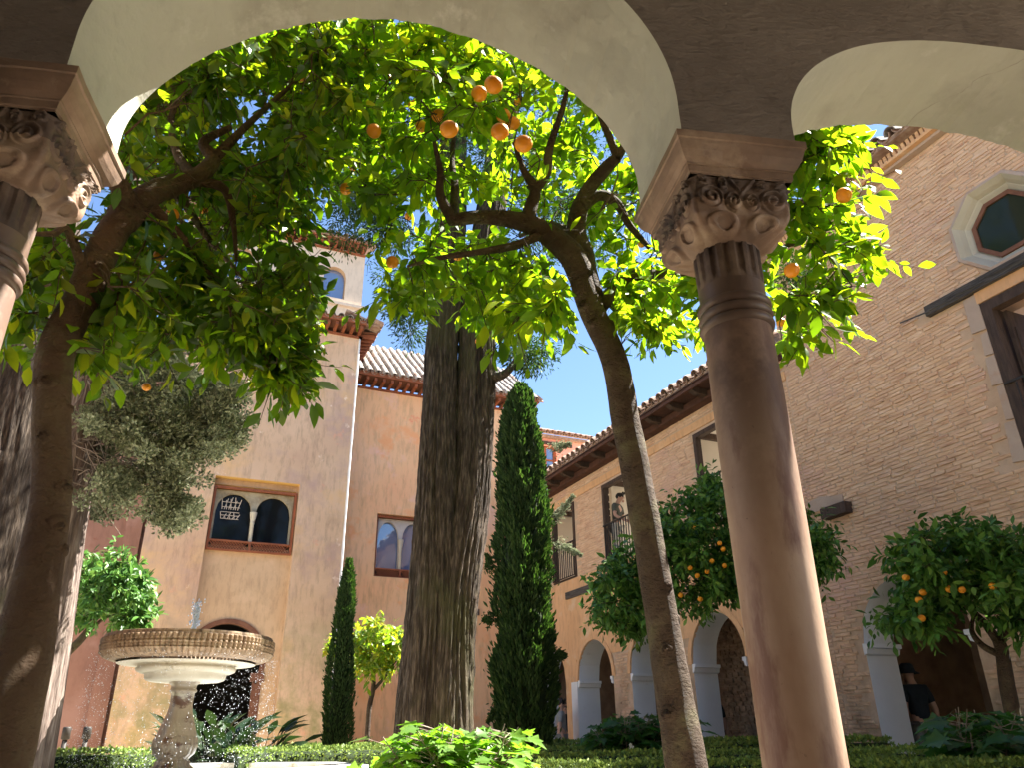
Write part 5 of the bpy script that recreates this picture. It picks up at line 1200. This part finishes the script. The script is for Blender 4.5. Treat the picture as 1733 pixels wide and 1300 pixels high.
# ---- clipped box hedges
def hedge(label, pts, w, h, gname='clipped box hedges', dens=1.0, leafs=.026):
    pts = [np.array([p[0], p[1]]) for p in pts]; t = thing('box_hedge', label, 'hedge', (pts[0][0], pts[0][1], 0), gname); mb = MB(); LP, LD = [], []
    for a, b in zip(pts[:-1], pts[1:]):
        d = (b-a)/np.linalg.norm(b-a); s = np.array([-d[1], d[0]]); Ln = np.linalg.norm(b-a); n = max(2, int(Ln/.12)); cs = [(-.5, 0), (-.5, .5), (-.49, .9), (-.44, .985), (-.2, 1), (.2, 1), (.44, .985), (.49, .9), (.5, .5), (.5, 0)]; V = []
        for i in range(n+1):
            for (u, v) in cs:
                p = a+d*(Ln*i/n)+s*u*w*.97; k = .018*float(vn(np.array([p[0]*4, p[1]*4, v*3]))); V.append((p[0]+s[0]*k, p[1]+s[1]*k, v*h*.985+k*(v > .8)))
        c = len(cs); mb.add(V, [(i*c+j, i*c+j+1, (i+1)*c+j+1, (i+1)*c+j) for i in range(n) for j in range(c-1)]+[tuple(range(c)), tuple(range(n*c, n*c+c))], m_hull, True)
        tot = int(Ln*(w+2*h)*2600*dens*(9./max(4., np.linalg.norm((a+b)/2)))**1.6); u = rng.random(tot)*(w+2*h); x = rng.random(tot)*Ln
        off = np.where(u < h, -w/2, np.where(u > h+w, w/2, u-h-w/2)); z = np.where(u < h, u, np.where(u > h+w, u-h-w, h)); base = a+d*x[:, None]+s*off[:, None]
        nz = np.stack([s[0]*np.where(u < h, -1, np.where(u > h+w, 1, 0)), s[1]*np.where(u < h, -1, np.where(u > h+w, 1, 0)), ((u >= h) & (u <= h+w))*1.], -1)
        P = np.concatenate([base, z[:, None]], 1)+nz*(.012*rng.normal(size=(tot, 1))+.012); P += nz*(vn(np.stack([P[:, 0]*4, P[:, 1]*4, z*3], -1))*.016)[:, None]
        LP.append(P); LD.append(nz*.9+rng.normal(0, .6, (tot, 3))+np.array([0, 0, .3]))
    mb.build('inner_foliage', t); P = np.vstack(LP); D = np.vstack(LD); o = link('foliage', leafmesh('foliage', P, D, rng.normal(0, 1, P.shape), leafs*(.6+.8*rng.random(len(P)))*max(1, np.linalg.norm(pts[0])/9), .42, m_box, 'small', .05), t); tag(o, kind='stuff'); return t
def G(x, R): p = foot(x, 1260, R); return (p[0], p[1])
HH = .775
hedge('long sunlit box hedge running behind the left side of the fountain', [G(-160, 8.2), G(255, 9.2)], .5, HH)
hedge('sunlit box hedge starting right of the fountain stem and ending by the big trunk', [G(395, 9.4), G(690, 10.2)], .5, HH+.0)
hedge('farther box hedge behind the sunlit one, in front of the small cypress', [G(470, 12.6), G(960, 13.2)], .45, HH+.02, dens=.8)
hedge('shaded box hedge closest to the arcade between the bright shrub and leaning trunk', [G(905, 6.7), G(1300, 6.9)], .45, .66)
hedge('second shaded box hedge row behind the leaning orange trunk', [G(900, 8.4), G(1290, 8.5)], .45, .70)
hedge('third shaded box hedge row at the foot of the rounded shrub', [G(905, 10.6), G(1240, 10.6)], .45, .74)
hedge('farthest shaded box hedge against the white-lined arcade', [G(915, 14.6), G(1150, 12.6), G(1480, 9.3)], .45, .79, dens=.8)
hedge('broad shaded box hedge between marble column and lower right shrub', [G(1425, 6.2), G(1760, 5.9)], .6, .67)
hedge('narrow shaded box hedge in front of the white pier at the right', [G(1430, 7.6), G(1800, 7.0)], .45, .72)
hedge('low lit box hedge along the bottom edge at the right', [G(1440, 4.9), G(1800, 4.7)], .4, .60)
# ================================================================== FOUNTAIN
RFt = 8.0; k_ = RFt/6.6
fc = foot(296, 1262, RFt); fx = thing('fountain', 'carved stone fountain bowl on a baluster stem with a small jet of water', 'fountain', tuple(fc))
zz = lambda z: CAMZ+(z-CAMZ)*k_
zq = lambda z: zz(1.585-(1.632-z)*.84); zu = lambda z: zz(z-.03)
q = MB(); r = .722
def gad(a, z): return 1+.018*abs(math.sin(a*27))*(1 if z < zz(1.59) else .2)
prof = [(r-.10, zq(1.50)), (r-.03, zq(1.618)), (r-.005, zq(1.632)), (r, zq(1.618)), (r+.004, zq(1.585)), (r, zq(1.555)), (r+.005, zq(1.53)), (r-.004, zq(1.51)), (r-.0, zq(1.49)), (r-.016, zq(1.47)), (r-.035, zq(1.45)), (r-.085, zq(1.432)), (r-.14, zq(1.424))]
def bead(a, z): return 1+(.034*abs(math.sin(a*50))**.6 if z < zq(1.60) else .010*abs(math.sin(a*16)))+(.005*math.sin(z*230) if zq(1.475) < z < zq(1.575) else 0)
fine = []
for (ra, za), (rb, zb_) in zip(prof[:-1], prof[1:]):
    for k in range(7): fine.append((ra+(rb-ra)*k/7, za+(zb_-za)*k/7))
fine.append(prof[-1]); q.lathe(fine, (fc[0], fc[1], 0), m_font, 1000, bead); q.build('bowl', fx)
q = MB(); q.lathe([(r-.13, zu(1.426)), (.50, zu(1.42)), (.42, zu(1.418)), (.415, zu(1.405)), (.43, zu(1.395)), (.42, zu(1.375)), (.385, zu(1.362)), (.35, zu(1.357)), (.345, zu(1.335)), (.335, zu(1.315)), (.30, zu(1.305)), (.12, zu(1.303))], (fc[0], fc[1], 0), m_fontp, 96); q.build('stepped_underside', fx)
def sq(a, z):
    c = abs(math.cos(2*(a+.35))); return 1+.10*(1-c)*0+.06*math.cos(4*(a+.5))
q = MB(); q.lathe([(0.1386, zz(1.303)), (0.1386, zz(1.28)), (0.1260, zz(1.262)), (0.1075, zz(1.25)), (0.1042, zz(1.225)), (0.1151, zz(1.215)), (0.1151, zz(1.205)), (0.0991, zz(1.195)), (0.0941, zz(1.12)), (0.1050, zz(1.06)), (0.1302, zz(1.0)), (0.1554, zz(.94)), (0.1680, zz(.90))], (fc[0], fc[1], 0), m_fontw, 64, sq); q.build('stem', fx)
def lob(a, z): return 1+.05*abs(math.cos(a*7))
q = MB(); q.lathe([(0.1638, zz(.905)), (0.1781, zz(.88)), (0.1806, zz(.84)), (0.1638, zz(.79)), (0.1302, zz(.765)), (0.1218, zz(.75)), (0.1386, zz(.74)), (0.1386, zz(.72)), (0.1680, zz(.70)), (.2, .2)], (fc[0], fc[1], 0), m_fontw, 168, lob); q.build('gadrooned_knop', fx)
q = MB()
def octa(R, z): return [(fc[0]+R*math.cos(math.radians(22.5+45*k)), fc[1]+R*math.sin(math.radians(22.5+45*k)), z) for k in range(8)]
for R, z, R2, z2, mt in ((1.62, 0, 1.62, .60, m_fontp), (1.62, .60, 1.70, .62, m_basin), (1.70, .62, 1.70, .672, m_basin), (1.70, .672, 1.45, .672, m_basin), (1.45, .672, 1.45, .25, m_fontp)):
    V = octa(R, z)+octa(R2, z2); q.add(V, [(i, (i+1) % 8, 8+(i+1) % 8, 8+i) for i in range(8)], mt)
bs_ = q.build('basin', fx)
q = MB(); q.add(octa(1.46, .58), [tuple(range(8))], m_water); tag(q.build('basin_water', fx))
q = MB(); q.add([(fc[0]+(r-.06)*math.cos(a), fc[1]+(r-.06)*math.sin(a), zq(1.600)) for a in np.linspace(0, 2*math.pi, 49)[:-1]], [tuple(range(48))], m_water); q.build('bowl_water', fx)
jet = MB(); top = atR(336, 1018, RFt); bot = np.array([fc[0], fc[1], zq(1.6)])
for s_ in range(12):
    P = [bot+(top-bot)*f*(.75+.25*((s_*37) % 9)/9)+rng.normal(0, .009, 3)*(.5+f) for f in np.linspace(0, 1, 12)]
    jet.tube(P, [.006+.008*rng.random() for _ in P], m_water, 6, noise=.4, nf=30)
def drop_cloud(mb, pts, rr):
    for p, r_ in zip(pts, rr):
        o = [(1, 0, 0), (-1, 0, 0), (0, 1, 0), (0, -1, 0), (0, 0, 1.3), (0, 0, -1.3)]
        mb.add([p+np.array(v)*r_ for v in o], [(0, 2, 4), (2, 1, 4), (1, 3, 4), (3, 0, 4), (2, 0, 5), (1, 2, 5), (3, 1, 5), (0, 3, 5)], m_water, True)
drop_cloud(jet, [bot+(top-bot)*rng.random()**.6+rng.normal(0, .022, 3) for _ in range(160)], .004+.006*rng.random(160))
tag(jet.build('water_jet', fx), kind='stuff')
dr = MB(); n = 3400; a = rng.random(n)*6.283; lane = np.round(a*30)/30; rad = r+.0+.07*rng.random(n); z = .6+(zz(1.45)-.6)*rng.random(n); rad += (zz(1.5)-z)*.10*rng.random(n)
drop_cloud(dr, np.stack([fc[0]+np.cos(lane)*rad, fc[1]+np.sin(lane)*rad, z], -1)+rng.normal(0, .012, (n, 3)), .0011+.0030*rng.random(n)**2); tag(dr.build('falling_drops', fx), kind='stuff')
# ---- small garden posts
for lab, x in (('left one of two small dark garden posts beyond the hedge', 108), ('right one of two small dark garden posts beyond the hedge', 143)):
    p = foot(x, 1262, 14.5); t = thing('garden_post', lab, 'post', tuple(p), 'two small garden posts'); q = MB(); q.tube([p, p+np.array([0, 0, .98])], [.035, .035], m_iron, 12); q.build('post', t)
    q = MB(); q.lathe([(.035, .94), (.062, .95), (.062, 1.10), (.05, 1.12), (.0, 1.12)], p, m_iron, 14); q.build('cap', t)
# ================================================================== PEOPLE
def person(label, base, face, H=1.74, lean=0, armL=None, armR=None, top=None, legs=None, hat=False, shorts=False, hair=True, name='person', step=.0, head_down=0):
    """one skinned body with clothing skins; local frame: x right, y forward"""
    t = thing('person', label, 'person', tuple(base)); s = H/1.74; ca, sa = math.cos(face), math.sin(face)
    def Wp(p): x, y, z = p; return np.array([base[0]+(x*ca+y*sa)*s, base[1]+(-x*sa+y*ca)*s, base[2]+z*s])
    ly = lambda z: lean*max(0, z-.95)
    J = {'pel': (0, 0, .95), 'spi': (0, ly(1.15)+.0, 1.15), 'che': (0, ly(1.34), 1.34), 'neckb': (0, ly(1.47), 1.47), 'neck': (0, ly(1.53)+.01, 1.54), 'hd': (0, ly(1.62)+.03+head_down*.03, 1.62), 'crown': (0, ly(1.7)+.02+head_down*.06, 1.70),
         'shL': (-.17, ly(1.42), 1.42), 'shR': (.17, ly(1.42), 1.42), 'hipL': (-.09, 0, .90), 'hipR': (.09, 0, .90), 'knL': (-.10, .02+step, .50), 'knR': (.10, .02-step, .50), 'anL': (-.10, step*1.6-.02, .09), 'anR': (.10, -step*1.6-.02, .09), 'toL': (-.11, step*1.6+.15, .03), 'toR': (.11, -step*1.6+.15, .03)}
    for sd_, arm in (('L', armL), ('R', armR)):
        x = -1 if sd_ == 'L' else 1; el, wr = arm or ((.24*x, ly(1.15)-.03, 1.13), (.24*x, ly(.9)+.05, .90)); J['el'+sd_] = el; J['wr'+sd_] = wr
    RD = dict(pel=.13, spi=.115, che=.135, neckb=.07, neck=.052, hd=.088, crown=.075, shL=.062, shR=.062, hipL=.085, hipR=.085, knL=.058, knR=.058, anL=.04, anR=.04, toL=.035, toR=.035, elL=.042, elR=.042, wrL=.028, wrR=.028)
    E = [('pel', 'spi'), ('spi', 'che'), ('che', 'neckb'), ('neckb', 'neck'), ('neck', 'hd'), ('hd', 'crown'), ('che', 'shL'), ('che', 'shR'), ('shL', 'elL'), ('shR', 'elR'), ('elL', 'wrL'), ('elR', 'wrR'), ('pel', 'hipL'), ('pel', 'hipR'), ('hipL', 'knL'), ('hipR', 'knR'), ('knL', 'anL'), ('knR', 'anR'), ('anL', 'toL'), ('anR', 'toR')]
    def skin(nm, names, edges, rad, mt, extra=(), sub=2):
        idx = {n_: i for i, n_ in enumerate(names)}; V = [Wp(J[n_]) for n_ in names]; ED = [(idx[a_], idx[b_]) for a_, b_ in edges]; RR = [rad[n_]*s for n_ in names]
        for (par, chain) in extra:
            pv = idx[par]
            for (p_, r_) in chain: V.append(Wp(p_)); RR.append(r_*s); ED.append((pv, len(V)-1)); pv = len(V)-1
        me = bpy.data.meshes.new(nm); me.from_pydata([tuple(v) for v in V], ED, []); me.materials.append(mt); o = link(nm, me, t); md = o.modifiers.new('skin', 'SKIN'); md.use_smooth_shade = True
        if not me.skin_vertices: 
            bm = __import__('bmesh').new(); bm.from_mesh(me); bm.verts.layers.skin.verify(); bm.to_mesh(me); bm.free()
        for i, sv in enumerate(me.skin_vertices[0].data): sv.radius = (RR[i], RR[i]*(.8 if i < len(names) and names[i] in ('pel', 'spi', 'che') else 1)); sv.use_root = (i == 0)
        sb = o.modifiers.new('sub', 'SUBSURF'); sb.levels = sub; sb.render_levels = sub; return o
    fing = []
    for sd_ in 'LR':
        w = np.array(J['wr'+sd_]); e = np.array(J['el'+sd_]); d = nrm(w-e); side_ = nrm(np.cross(d, [0, 0, 1.]) if abs(d[2]) < .9 else np.array([0, 1., 0])); dn = np.cross(side_, d)*(-1)
        J['pm'+sd_] = tuple(w+d*.06); RD['pm'+sd_] = .03
        for k in range(4):
            o = (k-1.5)*.018; l = (.062, .072, .068, .052)[k]; p1 = w+d*.09+side_*o; fing.append(('pm'+sd_, [(tuple(p1), .0095), (tuple(p1+d*l*.5), .0085), (tuple(p1+d*l*.85+dn*.02), .0075)]))
        fing.append(('pm'+sd_, [(tuple(w+d*.05+side_*.035), .010), (tuple(w+d*.085+side_*.05), .009)]))
    EB = E+[('wrL', 'pmL'), ('wrR', 'pmR')]; body = skin('body', list(dict.fromkeys(['pel']+[x for e in EB for x in e])), EB, RD, m_skin, fing)
    # face: nose, ears, eyes
    q = MB(); h = np.array(J['hd']); 
    def lump(c, r_, mt, st_=(1, 1, 1)):
        V = []; n_ = 10
        for i in range(7):
            tt = math.pi*i/6
            for j in range(n_): a_ = 6.283*j/n_; V.append(Wp(np.array(c)+np.array([math.sin(tt)*math.cos(a_)*r_*st_[0], math.sin(tt)*math.sin(a_)*r_*st_[1], math.cos(tt)*r_*st_[2]])))
        q.add(V, [(i*n_+j, i*n_+(j+1) % n_, (i+1)*n_+(j+1) % n_, (i+1)*n_+j) for i in range(6) for j in range(n_)], mt, True)
    lump(h+[0, .098, -.005], .016, m_skin, (.8, 1.1, 1.5)); lump(h+[.086, 0, 0], .024, m_skin, (.4, .8, 1.2)); lump(h+[-.086, 0, 0], .024, m_skin, (.4, .8, 1.2)); lump(h+[0, .07, -.085], .032, m_skin)
    for x in (-.032, .032): lump(h+[x, .082, .018], .011, m_hair, (1.2, .6, .7))
    lump(h+[0, .088, -.048], .018, m_orange if False else m_skin, (1.3, .5, .35)); q.build('face', t)
    if hair and not hat:
        q = MB(); cr_ = h+np.array([0, -.015, .055])
        lump(cr_, .105, m_hair, (.92, 1.0, .86))
        for _ in range(16): lump(cr_+rng.normal(0, 1, 3)*[.04, .05, .012]+[0, .02, .045], .032, m_hair)
        q.build('hair', t)
    if hat:
        q = MB(); c = Wp(h+[0, 0, .035]); q.lathe([(.0, .125*s), (.06*s, .122*s), (.092*s, .095*s), (.105*s, .03*s), (.112*s, .01*s), (.165*s, -.02*s), (.165*s, -.028*s), (.10*s, .0)], c, m_navy, 28); q.build('bucket_hat', t)
    RT_ = dict(RD); 
    for k_2 in ('pel', 'spi', 'che', 'neckb', 'shL', 'shR'): RT_[k_2] = RD[k_2]+.018
    for sd_ in 'LR':
        e = np.array(J['el'+sd_]); h_ = np.array(J['sh'+sd_]); J['sl'+sd_] = tuple(h_+(e-h_)*.72); RT_['sl'+sd_] = .066
    RT_['neckb'] = .075
    skin('shirt', ['che', 'spi', 'pel', 'neckb', 'shL', 'shR', 'slL', 'slR'], [('che', 'spi'), ('spi', 'pel'), ('che', 'neckb'), ('che', 'shL'), ('che', 'shR'), ('shL', 'slL'), ('shR', 'slR')], RT_, top or m_olive)
    RP = {k2: RD[k2]+.022 for k2 in RD}; nm2 = ['pel', 'hipL', 'hipR', 'knL', 'knR']; ed2 = [('pel', 'hipL'), ('pel', 'hipR'), ('hipL', 'knL'), ('hipR', 'knR')]
    if not shorts: nm2 += ['anL', 'anR']; ed2 += [('knL', 'anL'), ('knR', 'anR')]
    skin('trousers', nm2, ed2, RP, legs or m_beigec)
    q = MB()
    for sd_ in 'LR':
        a_ = np.array(J['an'+sd_]); b_ = np.array(J['to'+sd_]); P = [Wp(a_+[0, -.05, -.035]), Wp(a_+[0, .02, -.03]), Wp((a_+b_)/2+[0, 0, -.01]), Wp(b_+[0, .03, .005])]; q.tube(P, [.04, .052, .045, .03], m_hair, 12)
    tag(q.build('shoes', t)); return t
# balcony man, facing +Y-ish left (towards the far end) leaning hands on the rail
p = atX(1050, 920, BX+.42); person('dark-haired man in olive shirt and pale trousers leaning at the middle balcony rail', (BX+.34, p[1], 4.58), math.radians(145), 1.74, lean=.14, armL=((-.22, .10, 1.16), (-.10, .34, 1.04)), armR=((.24, .08, 1.16), (.22, .32, 1.0)), head_down=1)
person('seated dark figure glimpsed behind the rail of the farthest balcony', (BX+.9, 17.75, 4.20), math.radians(250), 1.60, top=m_navy, legs=m_navy)
p = atX(1556, 1190, BX+1.0); person('person in black shirt and hat standing inside the white-lined arch at the right', (BX+1.0, p[1], .0), math.radians(15), 1.80, lean=.15, top=m_navy, legs=m_greyc, hat=True, shorts=True)
p = atX(1205, 1200, BX+.9); person('figure in dark clothes half hidden inside the arch beside the marble column', (BX+.9, p[1], 0), math.radians(200), 1.70, top=m_navy, legs=m_navy)
p = atX(939, 1200, BX-.6); person('visitor in grey trousers beside the columnar cypress at the dark far arch', (BX-.55, p[1]-.2, 0), math.radians(120), 1.70, top=m_greyc, legs=m_greyc, step=.05)
p = atX(953, 1200, BX+.3); person('second visitor in dark top standing in the dark far arch', (BX+.35, p[1], 0), math.radians(160), 1.68, top=m_navy, legs=m_beigec)
